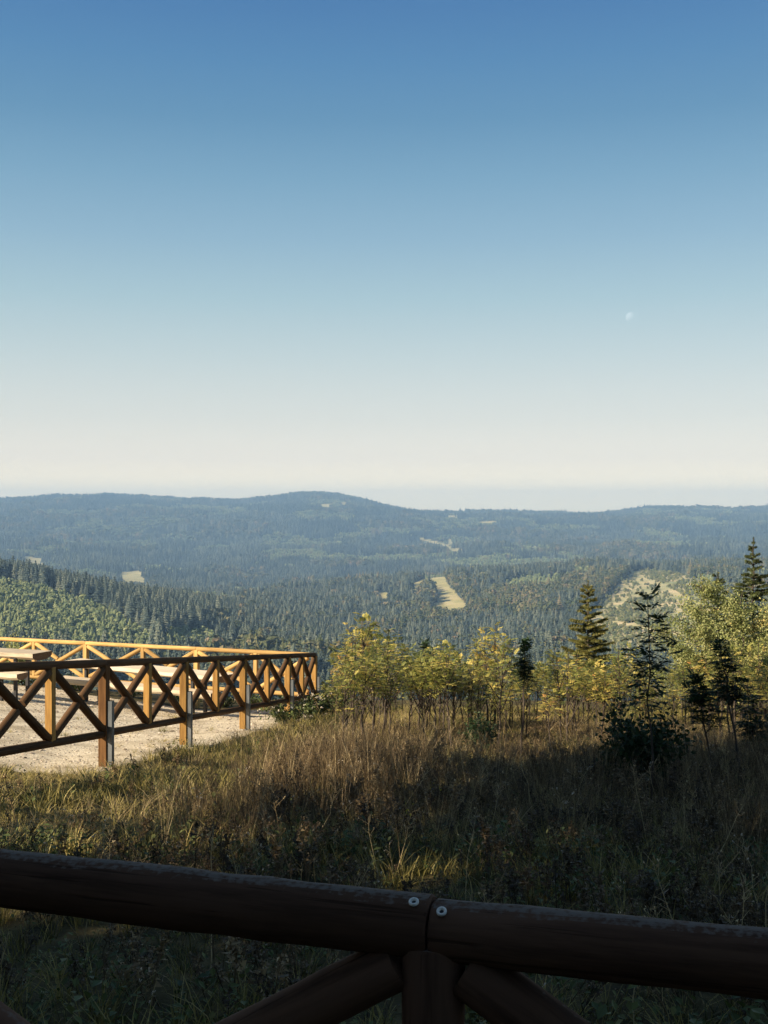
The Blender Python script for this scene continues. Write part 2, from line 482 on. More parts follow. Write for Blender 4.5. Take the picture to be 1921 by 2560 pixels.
th_in = np.radians(np.linspace(-25, 25, 440))
th_out = np.radians(np.concatenate([np.linspace(28, 180, 40), np.linspace(-176, -28, 38)]))
TH = np.sort(np.concatenate([th_in, th_out]))
RR = np.concatenate([np.geomspace(0.35, 30, 260), np.geomspace(30.6, 650, 60)[1:], np.geomspace(660, 8200, 300), np.geomspace(8400, 13000, 12)])
TG, RG = np.meshgrid(TH, RR, indexing='ij')
TX = RG * np.sin(TG); TY = RG * np.cos(TG)
TZ = height(TX, TY)
nT, nR = TG.shape
xi, Dg, _ = to_xd(TX, TY)
yi = CY - TZ / np.maximum(Dg, .1) * F
far = Dg > 600
zc = np.zeros((nT, nR, 4), np.float32); zc[..., 3] = 1
zc[..., 0] = np.where(RG < 60, gravel_mask(TX, TY), 0)
zc[..., 1] = np.where(far, zone(MEADOWS, xi, yi, Dg), 0)
zc[..., 2] = np.where(far, zone(CUT, xi, yi, Dg), 0)
verts = np.stack([TX, TY, TZ], -1).reshape(-1, 3)
ii, jj = np.meshgrid(np.arange(nT), np.arange(nR - 1), indexing='ij')
i2 = (ii + 1) % nT
quads = np.stack([ii * nR + jj, ii * nR + jj + 1, i2 * nR + jj + 1, i2 * nR + jj], -1).reshape(-1, 4)
verts = np.vstack([verts, [[0, 0, gz(0.0, 0.01)]]])
tris = [(len(verts) - 1, k * nR, ((k + 1) % nT) * nR) for k in range(nT)]
me = bpy.data.meshes.new('terrain')
me.from_pydata(verts.tolist(), [], quads.tolist() + tris)
ca = me.color_attributes.new('zones', 'FLOAT_COLOR', 'POINT')
zc_f = np.vstack([zc.reshape(-1, 4), [[0, 0, 0, 1]]]).astype(np.float32)
ca.data.foreach_set('color', zc_f.ravel())
me.polygons.foreach_set('use_smooth', [True] * len(me.polygons))

m, nt, b = new_mat('hillside ground')
at = nt.nodes.new('ShaderNodeAttribute'); at.attribute_name = 'zones'
sep = nt.nodes.new('ShaderNodeSeparateColor'); nt.links.new(at.outputs['Color'], sep.inputs[0])
pos = nt.nodes.new('ShaderNodeNewGeometry')
P = pos.outputs['Position']
# far forest floor
nf = noise(nt, 0.02, 6, P)
floor_c = ramp(nt, [(0.3, (0.022, 0.032, 0.016)), (0.7, (0.055, 0.062, 0.028))], nf.outputs[0]).outputs[0]
nm = noise(nt, 0.03, 5, P)
mead_c = ramp(nt, [(0.3, (0.25, 0.26, 0.10)), (0.5, (0.42, 0.37, 0.17)), (0.75, (0.56, 0.46, 0.25))], nm.outputs[0]).outputs[0]
ncut = noise(nt, 0.018, 6, P)
cut_c = ramp(nt, [(0.3, (0.22, 0.25, 0.11)), (0.5, (0.42, 0.38, 0.19)), (0.72, (0.64, 0.50, 0.30))], ncut.outputs[0]).outputs[0]
# near soil with dead grass
ns = noise(nt, 6, 6, P)
soil_c = ramp(nt, [(0.3, (0.035, 0.030, 0.016)), (0.55, (0.085, 0.070, 0.032)), (0.75, (0.17, 0.13, 0.06))], ns.outputs[0]).outputs[0]
# gravel
vor = nt.nodes.new('ShaderNodeTexVoronoi'); vor.inputs['Scale'].default_value = 42; nt.links.new(P, vor.inputs['Vector'])
grav_a = ramp(nt, [(0.0, (0.48, 0.41, 0.29)), (0.5, (0.68, 0.59, 0.44)), (1.0, (0.84, 0.76, 0.60))], vor.outputs['Color']).outputs[0]
ng = noise(nt, 1.6, 6, P)
grav_c = mixc(nt, ramp(nt, [(0.42, (0, 0, 0)), (0.70, (0.8, 0.8, 0.8))], ng.outputs[0]).outputs[0], grav_a, (0.33, 0.27, 0.18))
ln = nt.nodes.new('ShaderNodeVectorMath'); ln.operation = 'LENGTH'; nt.links.new(P, ln.inputs[0])
fn = ramp(nt, [(0.0, (0, 0, 0)), (1.0, (1, 1, 1))], math_n(nt, 'DIVIDE', math_n(nt, 'SUBTRACT', ln.outputs['Value'], 35), 60)).outputs[0]
base = mixc(nt, fn, soil_c, floor_c)
base = mixc(nt, sep.outputs[1], base, mead_c)
base = mixc(nt, sep.outputs[2], base, cut_c)
ne = noise(nt, 9, 5, P)
gm = math_n(nt, 'ADD', sep.outputs[0], math_n(nt, 'MULTIPLY', math_n(nt, 'SUBTRACT', ne.outputs[0], 0.5), 0.9))
gmr = ramp(nt, [(0.42, (0, 0, 0)), (0.58, (1, 1, 1))], gm).outputs[0]
gate = math_n(nt, 'MULTIPLY', gmr, math_n(nt, 'GREATER_THAN', sep.outputs[0], 0.02))
base = mixc(nt, gate, base, grav_c)
nt.links.new(base, b.inputs['Base Color'])
b.inputs['Roughness'].default_value = 0.95
b.inputs['Specular IOR Level'].default_value = 0.1
bump(nt, b, math_n(nt, 'ADD', math_n(nt, 'MULTIPLY', vor.outputs['Distance'], 0.5), ns.outputs[0]), 0.5, 0.02)
M['ground'] = m
me.materials.append(m)
terrain = bpy.data.objects.new('terrain', me)
COL.objects.link(terrain)
tag(terrain, 'hillside sloping into a wooded valley with hills beyond', 'ground', kind='structure')

# ------------------------------------------------------------------ scatter by geometry nodes (stuff only)
def scatter(name, protos, pts, rot, scl, pick, label, cat):
    coll = bpy.data.collections.new(name + ' forms')
    for k, pm in enumerate(protos):
        po = bpy.data.objects.new('%s_form_%02d' % (name, k), pm); coll.objects.link(po)
    n = len(pts)
    me = bpy.data.meshes.new(name)
    me.vertices.add(n)
    me.vertices.foreach_set('co', np.asarray(pts, np.float32).ravel())
    for an, ty, dat, key in (('rot', 'FLOAT_VECTOR', rot, 'vector'), ('scl', 'FLOAT_VECTOR', scl, 'vector'), ('pick', 'INT', pick, 'value')):
        a = me.attributes.new(an, ty, 'POINT')
        a.data.foreach_set(key, np.asarray(dat, np.int32 if ty == 'INT' else np.float32).ravel())
    o = bpy.data.objects.new(name, me); COL.objects.link(o)
    ng = bpy.data.node_groups.new(name + ' scatter', 'GeometryNodeTree')
    ng.interface.new_socket('Geometry', in_out='INPUT', socket_type='NodeSocketGeometry')
    ng.interface.new_socket('Geometry', in_out='OUTPUT', socket_type='NodeSocketGeometry')
    N, L = ng.nodes, ng.links
    gi = N.new('NodeGroupInput'); go = N.new('NodeGroupOutput')
    iop = N.new('GeometryNodeInstanceOnPoints')
    ci = N.new('GeometryNodeCollectionInfo'); ci.inputs['Collection'].default_value = coll
    ci.inputs['Separate Children'].default_value = True; ci.inputs['Reset Children'].default_value = True
    def na(nm, ty):
        q = N.new('GeometryNodeInputNamedAttribute'); q.data_type = ty; q.inputs['Name'].default_value = nm
        return q.outputs['Attribute']
    L.new(gi.outputs[0], iop.inputs['Points']); L.new(ci.outputs[0], iop.inputs['Instance'])
    iop.inputs['Pick Instance'].default_value = True
    L.new(na('pick', 'INT'), iop.inputs['Instance Index'])
    e2r = N.new('FunctionNodeEulerToRotation'); L.new(na('rot', 'FLOAT_VECTOR'), e2r.inputs[0])
    L.new(e2r.outputs[0], iop.inputs['Rotation'])
    L.new(na('scl', 'FLOAT_VECTOR'), iop.inputs['Scale'])
    L.new(iop.outputs[0], go.inputs[0])
    md = o.modifiers.new('scatter', 'NODES'); md.node_group = ng
    tag(o, label, cat, kind='stuff')
    return o

# ------------------------------------------------------------------ far forest
def far_spruce(seed, mat, slim=1.0):
    r = random.Random(seed); mb = MB()
    mb.tube([(0, 0, 0), (0, 0, .5), (0, 0, 1)], [.012, .009, .001], 4, 0.1, 0, False)
    tiers = 13
    for k in range(tiers):
        z = .10 + .86 * (k / (tiers - 1)) ** 0.95
        rad = (.205 * (1 - z) ** .75 + .014) * slim
        nb = 8 if k < 9 else 5
        a0 = r.random() * 6
        for q in range(nb):
            a = a0 + 6.283 * q / nb + r.uniform(-.25, .25)
            rr = rad * r.uniform(.7, 1.25); w = rad * r.uniform(.35, .55)
            d = Vector((math.cos(a), math.sin(a), 0)); s = Vector((-d.y, d.x, 0))
            tip = d * rr + Vector((0, 0, z - .035 - .03 * (1 - z)))
            mid = d * rr * .55 + Vector((0, 0, z + .008))
            c0 = Vector((0, 0, z + .035))
            tn = min(1, max(0, r.gauss(.5, .16)))
            mb.add([c0, mid - s * w + Vector((0, 0, -.03)), tip, mid + s * w + Vector((0, 0, -.03)), mid],
                   [(0, 1, 4), (1, 2, 4), (0, 4, 3), (4, 2, 3)], tn)
    # inner core so no light shows through the whole crown
    vs = [(0, 0, .97)]; nb = 6
    for q in range(nb):
        vs.append((.10 * slim * math.cos(6.283 * q / nb), .10 * slim * math.sin(6.283 * q / nb), .08))
    mb.add(vs, [(0, 1 + q, 1 + (q + 1) % nb) for q in range(nb)], .25)
    return mb.mesh('spruce form', mat)

def far_round(seed, mat, wide=.32, n=170, low=.18):
    r = random.Random(seed); mb = MB()
    mb.tube([(0, 0, 0), (r.uniform(-.02, .02), 0, .5)], [.018, .01], 4, 0.15, 0, False)
    blobs = [(Vector((r.uniform(-.4, .4) * wide, r.uniform(-.4, .4) * wide, r.uniform(low + .2, .85))), r.uniform(.5, .75) * wide) for _ in range(5)]
    for k in range(n):
        c, rad = r.choice(blobs)
        d = Vector((r.gauss(0, 1), r.gauss(0, 1), r.gauss(0, 1))).normalized()
        p = c + d * rad * r.uniform(.75, 1.08)
        if p.z < low: continue
        if p.z > 1: p.z = 1 - r.random() * .05
        nrm = (d + Vector((r.uniform(-.5, .5), r.uniform(-.5, .5), r.uniform(-.2, .6)))).normalized()
        a = nrm.orthogonal().normalized(); b_ = nrm.cross(a)
        s = r.uniform(.05, .10) * (wide / .3)
        tn = min(1, max(0, r.gauss(.5, .2)))
        an = r.random() * 6
        a2 = a * math.cos(an) + b_ * math.sin(an); b2 = b_ * math.cos(an) - a * math.sin(an)
        mb.add([p - a2 * s, p - b2 * s * .7, p + a2 * s, p + b2 * s * .7 + nrm * s * .3], [(0, 1, 2), (0, 2, 3)], tn)
    return mb.mesh('broad crown form', mat)

def clump(meshes, seed, n=7, spread=1.0, tint=0.0):
    """several forest trees in one form for the far slopes; unit = one tree height"""
    r = random.Random(seed); mb = MB(); mats = []
    for k in range(n):
        me = r.choice(meshes)
        mt = me.materials[0]
        if mt not in mats: mats.append(mt)
        s = r.uniform(.7, 1.1); ox, oy = r.uniform(-spread, spread), r.uniform(-spread, spread); an = r.random() * 6.28
        ca_, sa_ = math.cos(an) * s, math.sin(an) * s
        vs = [(v.co.x * ca_ - v.co.y * sa_ + ox, v.co.x * sa_ + v.co.y * ca_ + oy, v.co.z * s - .05) for v in me.vertices]
        sh = r.uniform(-.30, .30) + tint
        tn = [d.value for d in me.attributes['tone'].data]
        b0 = len(mb.v); mb.v.extend(vs)
        for p, t in zip(me.polygons, tn):
            mb.f.append(tuple(b0 + i for i in p.vertices)); mb.t.append(min(1, max(0, t + sh))); mb.m.append(mats.index(mt)); mb.sm.append(False)
    return mb.mesh('tree clump form', mats)

F_SPR = [far_spruce(s, M['forest_dark'], sl) for s, sl in ((1, 1.25), (2, 1.0), (3, 1.5))]
F_MIX = [far_round(s, M['forest_mixed'], w) for s, w in ((4, .40), (5, .34), (6, .46))]
F_MIXS = [far_spruce(s, M['forest_mixed'], sl) for s, sl in ((7, 1.4), (8, 1.15))]
F_YNG = [far_spruce(s, M['forest_young'], sl) for s, sl in ((9, 1.7), (10, 1.5))] + [far_round(12, M['forest_young'], .34)]
F_BSH = [far_round(s, M['forest_bush'], .55, 110, .02) for s in (13, 14)]
F_CL1 = [clump(F_SPR + F_SPR + F_MIXS, s) for s in (21, 22, 23)]
F_CL2 = [clump(F_MIX + F_MIXS + F_SPR, s) for s in (31, 32, 33)]
F_CL3 = [clump(F_YNG + F_YNG + F_MIX, s, 10) for s in (41, 42)]
F_CL0 = [clump(F_SPR, s, 8, .9, -.32) for s in (51, 52)]  # darkened tone stands in for shaded parts of the far slopes
FORMS = F_SPR + F_MIX + F_MIXS + F_YNG + F_BSH + F_CL1 + F_CL2 + F_CL3 + F_CL0
I_SPR, I_MIX, I_MIXS, I_YNG, I_BSH, I_CL1, I_CL2, I_CL3, I_CL0 = 0, 3, 6, 8, 11, 13, 16, 19, 21

# visibility of the bare slope from the viewpoint, with room for a step aside
gD = np.geomspace(40, 9000, 500); gX = np.linspace(-260, 2180, 420)
gDD, gXX = np.meshgrid(gD, gX, indexing='ij')
gYI = CY - height((gXX - CX) / F * gDD, gDD) / gDD * F
gMIN = np.minimum.accumulate(gYI, axis=0)

def sample_band(d0, d1, area, seed):
    g = np.random.default_rng(seed)
    wide = 2250 / F
    n = int(wide * (d1 ** 2 - d0 ** 2) / 2 / area)
    D = np.sqrt(g.random(n) * (d1 ** 2 - d0 ** 2) + d0 ** 2)
    x = g.uniform(-165, 2085, n)
    X = (x - CX) / F * D
    return x, D, X

pts, rots, scls, picks, tops = [], [], [], [], []
def forest_band(d0, d1, area, seed, clumps):
    g = np.random.default_rng(seed + 100)
    x, D, X = sample_band(d0, d1, area, seed)
    z = height(X, D)
    y = CY - z / D * F
    # what this ground carries
    mead = zone(MEADOWS, x, y, D); cut = zone(CUT, x, y, D); green = zone(CUTGREEN, x, y, D); pl = zone(PLANT, x, y, D)
    patch = fbm(X / 260, D / 330, 41, 3) + 0.35 * vnoise(X / 60, D / 60, 43)
    h = g.normal(23, 4.5, len(x)).clip(11, 33)
    wx = X / 210 + 0.9 * fbm(X / 190, D / 230, 45, 3); wy = D / 300 + 0.9 * fbm(X / 170, D / 210, 46, 3)
    sid = (np.floor(wx).astype(np.int64) * 73856093) ^ (np.floor(wy).astype(np.int64) * 19349663)
    st = ((sid * 2654435761) >> 7) % 1000 / 1000.0                 # one forester's stand = one age and mixture
    sh_ = ((sid * 40503) >> 5) % 1000 / 1000.0
    h = h * (0.74 + 0.42 * sh_)
    patch = patch * .5 + (st - .55) * .8
    u = g.random(len(x))
    pk = np.where(patch > 0.12, np.where(u < .62, I_MIX + g.integers(0, 3, len(x)), I_MIXS + g.integers(0, 2, len(x))),
                  np.where(u < .86, I_SPR + g.integers(0, 3, len(x)), I_MIX + g.integers(0, 3, len(x))))
    h = np.where((pk >= I_MIX) & (pk < I_MIXS), h * .8, h)
    keep = ~mead
    if d0 < 1000: keep &= (pl & (g.random(len(x)) < .75)) | (~pl & (g.random(len(x)) < .38))      # grown trees stand wider apart than the plantation
    if clumps:
        pk = np.where(patch > 0.05, I_CL2 + g.integers(0, 3, len(x)), I_CL1 + g.integers(0, 3, len(x)))
        pk = np.where(st < .26, I_CL0 + g.integers(0, 2, len(x)), pk); h = np.where(st < .26, h * 1.15, h)
        yst = st > .70
        pk = np.where(yst, I_CL3 + g.integers(0, 2, len(x)), pk); h = np.where(yst, h * .6, h)
        keep &= ~cut
    else:
        yst = (st > .86) & (D > 1250)
        pk = np.where(yst, I_YNG + g.integers(0, 3, len(x)), pk); h = np.where(yst, h * .55, h)
        rid = ~pl & (x < 520) & (D < 1450) & (g.random(len(x)) < .9)      # tall dark spruces along the left ridge
        pk = np.where(rid, I_SPR + g.integers(0, 3, len(x)), pk); h = np.where(rid, g.normal(27, 3, len(x)), h)
        pk = np.where(pl, I_YNG + g.integers(0, 3, len(x)), pk); h = np.where(pl, g.normal(11, 1.3, len(x)).clip(7, 15) * np.where(D > 1300, 1.4, 1), h)
        # a few seedlings and bushes on the felled slope
        kb = cut & (g.random(len(x)) < np.where(green, .85, .24))
        pk = np.where(cut, I_BSH + g.integers(0, 2, len(x)), pk); h = np.where(cut, g.uniform(2.5, 6.5, len(x)), h)
        keep &= (~cut) | kb
        # keep the crowns from hiding the meadow in front of which they stand
    for hh in (0.35, 0.7):
        keep &= ~(zone(MEADOWS, x, y - h * hh * F / D, D) & (y > 0) & (h > 12))
    fi = np.clip((x + 260) / 2440 * 419, 0, 418).astype(int)
    fd = np.clip(np.log(D / 40) / np.log(9000 / 40) * 499, 0, 499).astype(int)
    lim = gMIN[np.maximum(fd - 2, 0), fi]
    top = y - h * F / D
    keep &= top < lim + 10
    keep &= y < 1775
    k = np.where(keep)[0]
    w = g.uniform(.9, 1.15, len(k))
    pts.append(np.stack([X[k], D[k], z[k] - .3], -1))
    rots.append(np.stack([g.normal(0, .02, len(k)), g.normal(0, .02, len(k)), g.uniform(0, 6.28, len(k))], -1))
    scls.append(np.stack([h[k] * w, h[k] * w, h[k]], -1)); picks.append(pk[k])

forest_band(640, 1300, 20, 1, False)
forest_band(1300, 1700, 52, 2, False)
forest_band(1700, 2700, 70, 3, False)
forest_band(2700, 4200, 560, 4, True)
forest_band(4200, 8000, 900, 5, True)
pts = np.vstack(pts); rots = np.vstack(rots); scls = np.vstack(scls); picks = np.concatenate(picks)
size = scls[:, 2] / pts[:, 1]
tall = (picks < I_YNG)
yng = (picks >= I_YNG) & (picks < I_BSH)
single = np.zeros(len(pts), bool)
for msk in (tall, yng):
    idx = np.where(msk)[0]
    vis = idx[(CX + F * pts[idx, 0] / pts[idx, 1] > 0) & (CX + F * pts[idx, 0] / pts[idx, 1] < 1921) & (CY - (pts[idx, 2] + scls[idx, 2]) / pts[idx, 1] * F < 1690)]
    single[vis[np.argsort(-size[vis])][:300]] = True
scatter('valley_forest', FORMS, pts[~single], rots[~single], scls[~single], picks[~single],
        'wide mass of spruce and mixed forest covering the valley slopes and far hills', 'forest')
print('forest', len(pts))
for i in np.where(single)[0]:
    pk = int(picks[i])
    if pk < I_MIX: nm, lb, ct, gr = 'spruce_tree', 'dark spruce of the valley forest beyond the fence and the saplings', 'spruce', 'dark spruces of the valley forest'
    elif pk < I_MIXS: nm, lb, ct, gr = 'broadleaf_tree', 'olive green round crowned tree among the spruces of the valley forest', 'tree', 'round crowned trees of the valley forest'
    elif pk < I_YNG: nm, lb, ct, gr = 'larch_tree', 'olive green pointed conifer among the dark spruces of the valley forest', 'conifer', 'olive conifers of the valley forest'
    else: nm, lb, ct, gr = 'young_conifer', 'light green young conifer in the plantation on the slope beyond the fence', 'young tree', 'young conifers in the plantation'
    o = bpy.data.objects.new(nm, FORMS[pk]); COL.objects.link(o)
    o.location = pts[i]; o.rotation_euler = rots[i]; o.scale = scls[i]
    tag(o, lb, ct, gr)

# ------------------------------------------------------------------ logs, rails and posts
WORLD_M = {}
def place_axis(o, parent, p, q, roll=0.0):
    """object's local X runs from p to q, origin at the middle"""
    p, q = Vector(p), Vector(q)
    d = (q - p).normalized()
    rot = d.to_track_quat('X', 'Z').to_matrix().to_4x4()
    mw = Matrix.Translation((p + q) / 2) @ rot @ Matrix.Rotation(roll, 4, 'X')
    WORLD_M[o.name] = mw
    if parent is not None:
        o.parent = parent
        o.matrix_local = Matrix.Translation(-parent.location) @ mw
    else:
        o.matrix_local = mw
    return o

def log_mesh(L, r, seed=0, n=14, seg=8, wob=0.032):
    rr = random.Random(seed); mb = MB()
    pts_ = [(-L / 2, 0, 0), (-L / 2 + .004, 0, 0)] + [(-L / 2 + L * k / seg, 0, 0) for k in range(1, seg)] + [(L / 2 - .004, 0, 0), (L / 2, 0, 0)]
    rad = [r * .93] + [r * (1 + rr.uniform(-wob, wob)) for _ in range(len(pts_) - 2)] + [r * .93]
    mb.tube(pts_, rad, n, .5, 0, True, 0.03, rr)
    return mb

SEED = [0]
def log(name, mat, parent, p, q, r, n=14, seg=8):
    SEED[0] += 1
    L = (Vector(q) - Vector(p)).length
    o = log_mesh(L, r, SEED[0], n, seg).build(name, mat)
    return place_axis(o, parent, p, q, random.uniform(0, 6))

def beam(name, mat, parent, base, top, s, ang, bev=0.006):
    """square post: local X is vertical so the grain runs up it"""
    L = top[2] - base[2]
    mb = MB(); mb.box((0, 0, 0), (s, s, L), bev=bev)
    mb.v = [(v[2], v[1], -v[0]) for v in mb.v]
    o = mb.build(name, mat)
    mw = Matrix.Translation(((base[0] + top[0]) / 2, (base[1] + top[1]) / 2, (base[2] + top[2]) / 2)) @ Matrix.Rotation(ang, 4, 'Z') @ Matrix.Rotation(R(-90), 4, 'Y')
    o.parent = parent
    o.matrix_local = Matrix.Translation(-parent.location) @ mw
    return o

def stake(parent, p, ztop, zbot, ang):
    """folded steel channel beside the post foot"""
    mb = MB(); w, d, t = .070, .062, .006
    prof = [(-w/2, -d/2), (w/2, -d/2), (w/2, d/2), (w/2 - t, d/2), (w/2 - t, -d/2 + t), (-w/2 + t, -d/2 + t), (-w/2 + t, d/2), (-w/2, d/2)]
    L = ztop - zbot; n = len(prof)
    mb.add([(x, y, 0) for x, y in prof] + [(x, y, L) for x, y in prof], [(k, (k + 1) % n, n + (k + 1) % n, n + k) for k in range(n)] + [(0, 1, 4, 5), (1, 2, 3, 4), (0, 5, 6, 7), (8, 13, 12, 9), (9, 12, 11, 10), (8, 15, 14, 13)])
    o = mb.build('steel_stake', M['steel'])
    o.parent = parent
    o.matrix_local = Matrix.Translation(Vector((p[0], p[1], zbot)) - parent.location) @ Matrix.Rotation(ang, 4, 'Z')
    return o

GAP = 0.85; RRAIL = 0.047; RBRACE = 0.049
def fence_run(root, P0, P1, zf, pos, first_main, mats, side, stakes=True, rail_from=None, skip_post_at=(), red=()):
    """posts at equal steps from P0 to P1; every second one is a main post standing in the ground.
    zf(t) = height of the top rail axis at fraction t; side = unit vector where the stakes stand"""
    P0 = np.array(P0, float); P1 = np.array(P1, float)
    d = (P1 - P0) / np.linalg.norm(P1 - P0); ang = math.atan2(d[1], d[0])
    n_half = len(pos) - 1; LEN = float(np.linalg.norm(P1 - P0))
    def pt(k, dz=0.0, along=0.0):
        t = pos[k] / LEN
        p = P0 + (P1 - P0) * t + d * along
        return Vector((p[0], p[1], zf(t) + dz))
    mains = [k for k in range(n_half + 1) if (k - first_main) % 2 == 0]
    ends = sorted(set([0, n_half] + mains))
    for a, c in zip(ends[:-1], ends[1:]):
        g0 = .003 if a != 0 else (rail_from or 0.0) * -1; g1 = -.003 if c != n_half else .045
        log('rail', mats[0], root, pt(a, 0, g0), pt(c, 0, g1), RRAIL, 16, 10)
        log('rail', mats[0], root, pt(a, -GAP, .045), pt(c, -GAP, -.045), RRAIL * .98, 14, 8)
    for k in range(n_half + 1):
        p = pt(k)
        if k in skip_post_at: continue
        if k in mains:
            z0 = gz(p.x, p.y)
            beam('post', M['red_wood'] if k in red else mats[1], root, (p.x, p.y, z0 + .03), (p.x, p.y, p.z - .02), .105, ang)
            if stakes:
                q = Vector((p.x + side[0] * .085, p.y + side[1] * .085, 0))
                stake(root, q, p.z - GAP + .40, gz(q.x, q.y) - .15, math.atan2(side[1], side[0]) + math.pi / 2)
        else:
            beam('short_post', mats[1], root, (p.x, p.y, p.z - GAP + .03), (p.x, p.y, p.z - .02), .088, ang)
    for k in range(n_half):
        a = pt(k, -.065, .05); c = pt(k + 1, -GAP + .06, -.05)
        log('brace', mats[2], root, a, c, RBRACE, 12, 6)
        a2 = pt(k, -GAP + .06, .05); c2 = pt(k + 1, -.065, -.05)
        mid = (a2 + c2) / 2; dd = (c2 - a2).normalized() * RBRACE * 1.25
        log('brace', mats[2], root, a2, mid - dd, RBRACE, 12, 4)
        log('brace', mats[2], root, mid + dd, c2, RBRACE, 12, 4)

# side fence: main posts at depths 24.0 ... ; corner at FB
mains_D = [5.57, 8.22, 10.87, 13.52, 16.14, 18.83, 21.54, 23.56]
allD = [mains_D[0]]
for a_, b_ in zip(mains_D[:-1], mains_D[1:]): allD += [(a_ + b_) / 2, b_]
along = lambda D: (D - FB[1]) / FDIR[1]
Pn = FB + FDIR * along(allD[0])
pos_side = [along(D) - along(allD[0]) for D in allD]
zside = lambda P: -1.55 + (-3.01 + 1.55) * ((P[1] - FA[1]) / (FB[1] - FA[1]))
side_f = empty('log_fence', (FB[0], FB[1], gz(FB[0], FB[1])))
tag(side_f, 'dark sided log fence with crossed braces and steel stakes leading away to the corner', 'fence', 'log fences round the gravel terrace')
fence_run(side_f, Pn, FB, lambda t: zside(Pn + (FB - Pn) * t), pos_side, 0, (M['weathered_wood'], M['fence_wood'], M['weathered_wood']), FN, True, red=range(0, 7))
back_f = empty('log_fence', (BB[0], BB[1], gz(BB[0], BB[1])))
tag(back_f, 'sunlit pale log fence with crossed braces along the back of the gravel', 'fence', 'log fences round the gravel terrace')
B0 = FB + BDIR * .10
def s_of_x(xi_):
    k_ = (xi_ - CX) / F
    return (k_ * B0[1] - B0[0]) / (BDIR[0] - k_ * BDIR[1])
pos_back = [0.0] + [s_of_x(q) for q in (640, 492, 358, 215, 86, -45, -180, -320)]
B1 = B0 + BDIR * pos_back[-1]
fence_run(back_f, B0, B1, lambda t: -3.01 - .035 * t, pos_back, 0, (M['pale_rail'], M['pale_rail'], M['pale_rail']), BN, False, rail_from=0.0, skip_post_at=(0,))

# foreground fence
NP_ = np.array([0.074, 1.676]); ND = np.array([.955, -.298])
near_f = empty('log_fence', (NP_[0], NP_[1], gz(*NP_)))
tag(near_f, 'nearest dark log fence in shadow with a thick rail and silver screws', 'fence', 'log fences round the gravel terrace')
def np3(s, z): return Vector((NP_[0] + ND[0] * s, NP_[1] + ND[1] * s, z))
HB = 1.02; G2 = .66; ZR = -.622; RN = .0475
r1 = log('rail', M['dark_wood'], near_f, np3(-HB * 2, ZR), np3(-.0016, ZR), RN, 40, 30)
r2 = log('rail', M['dark_wood'], near_f, np3(.0016, ZR - .003), np3(HB * 2, ZR + .024), RN * .96, 40, 30)
log('rail', M['dark_wood'], near_f, np3(-HB * 2, ZR - G2), np3(-.05, ZR - G2), RN, 16)
log('rail', M['dark_wood'], near_f, np3(.05, ZR - G2), np3(HB * 2, ZR - G2), RN, 16)
for k in (-2, 0, 2):
    p = np3(HB * k, ZR)
    log('post', M['dark_wood'], near_f, (p.x, p.y, gz(p.x, p.y) - .02), (p.x, p.y, ZR - .02), .0475, 20)
for k in (-1, 1):
    p = np3(HB * k, ZR)
    log('short_post', M['dark_wood'], near_f, (p.x, p.y, ZR - G2 + .03), (p.x, p.y, ZR - .02), .045, 16)
for k in (-2, -1, 0, 1):
    lower = .10 if k == -1 else 0
    log('brace', M['dark_wood'], near_f, np3(HB * k + .05, ZR - .055 - lower), np3(HB * (k + 1) - .05, ZR - G2 + .05 - lower * .4), .041, 20)
    a2, c2 = np3(HB * k + .05, ZR - G2 + .05), np3(HB * (k + 1) - .05, ZR - .055)
    mid = (a2 + c2) / 2; dd = (c2 - a2).normalized() * .05
    log('brace', M['dark_wood'], near_f, a2, mid - dd, .041, 20)
    log('brace', M['dark_wood'], near_f, mid + dd, c2, .041, 20)
def screw(rail, s, el, rz):
    """washer-headed screw set on the upper front of the rail"""
    c = np3(s, rz)
    nrm = Vector((ND[1] * -math.cos(el) * -1, -ND[0] * math.cos(el), 0)); nrm = Vector((-abs(ND[1]) * math.cos(el), -ND[0] * math.cos(el), math.sin(el))).normalized()
    mb = MB(); n = 24
    prof = [(.0076, -.002), (.0076, .0010), (.0067, .0020), (.0046, .0017), (.0036, .0004), (.0032, -.0016)]
    vs = [(r * math.cos(6.2832 * k / n), r * math.sin(6.2832 * k / n), z) for r, z in prof for k in range(n)]
    mb.add(vs, [(i * n + k, i * n + (k + 1) % n, (i + 1) * n + (k + 1) % n, (i + 1) * n + k) for i in range(len(prof) - 1) for k in range(n)], smooth=True)
    mb.add([(.0034 * math.cos(6.2832 * k / n), .0034 * math.sin(6.2832 * k / n), -.0016) for k in range(n)], [tuple(range(n))], mat=1)
    o = mb.build('screw', [M['zinc'], M['black_steel']])
    mw = Matrix.Translation(c + nrm * (RN * 1.05)) @ nrm.to_track_quat('Z', 'Y').to_matrix().to_4x4()
    o.parent = rail
    o.matrix_local = WORLD_M[rail.name].inverted() @ mw
screw(r1, -.024, R(62), ZR)
screw(r2, .020, R(54), ZR - .004)

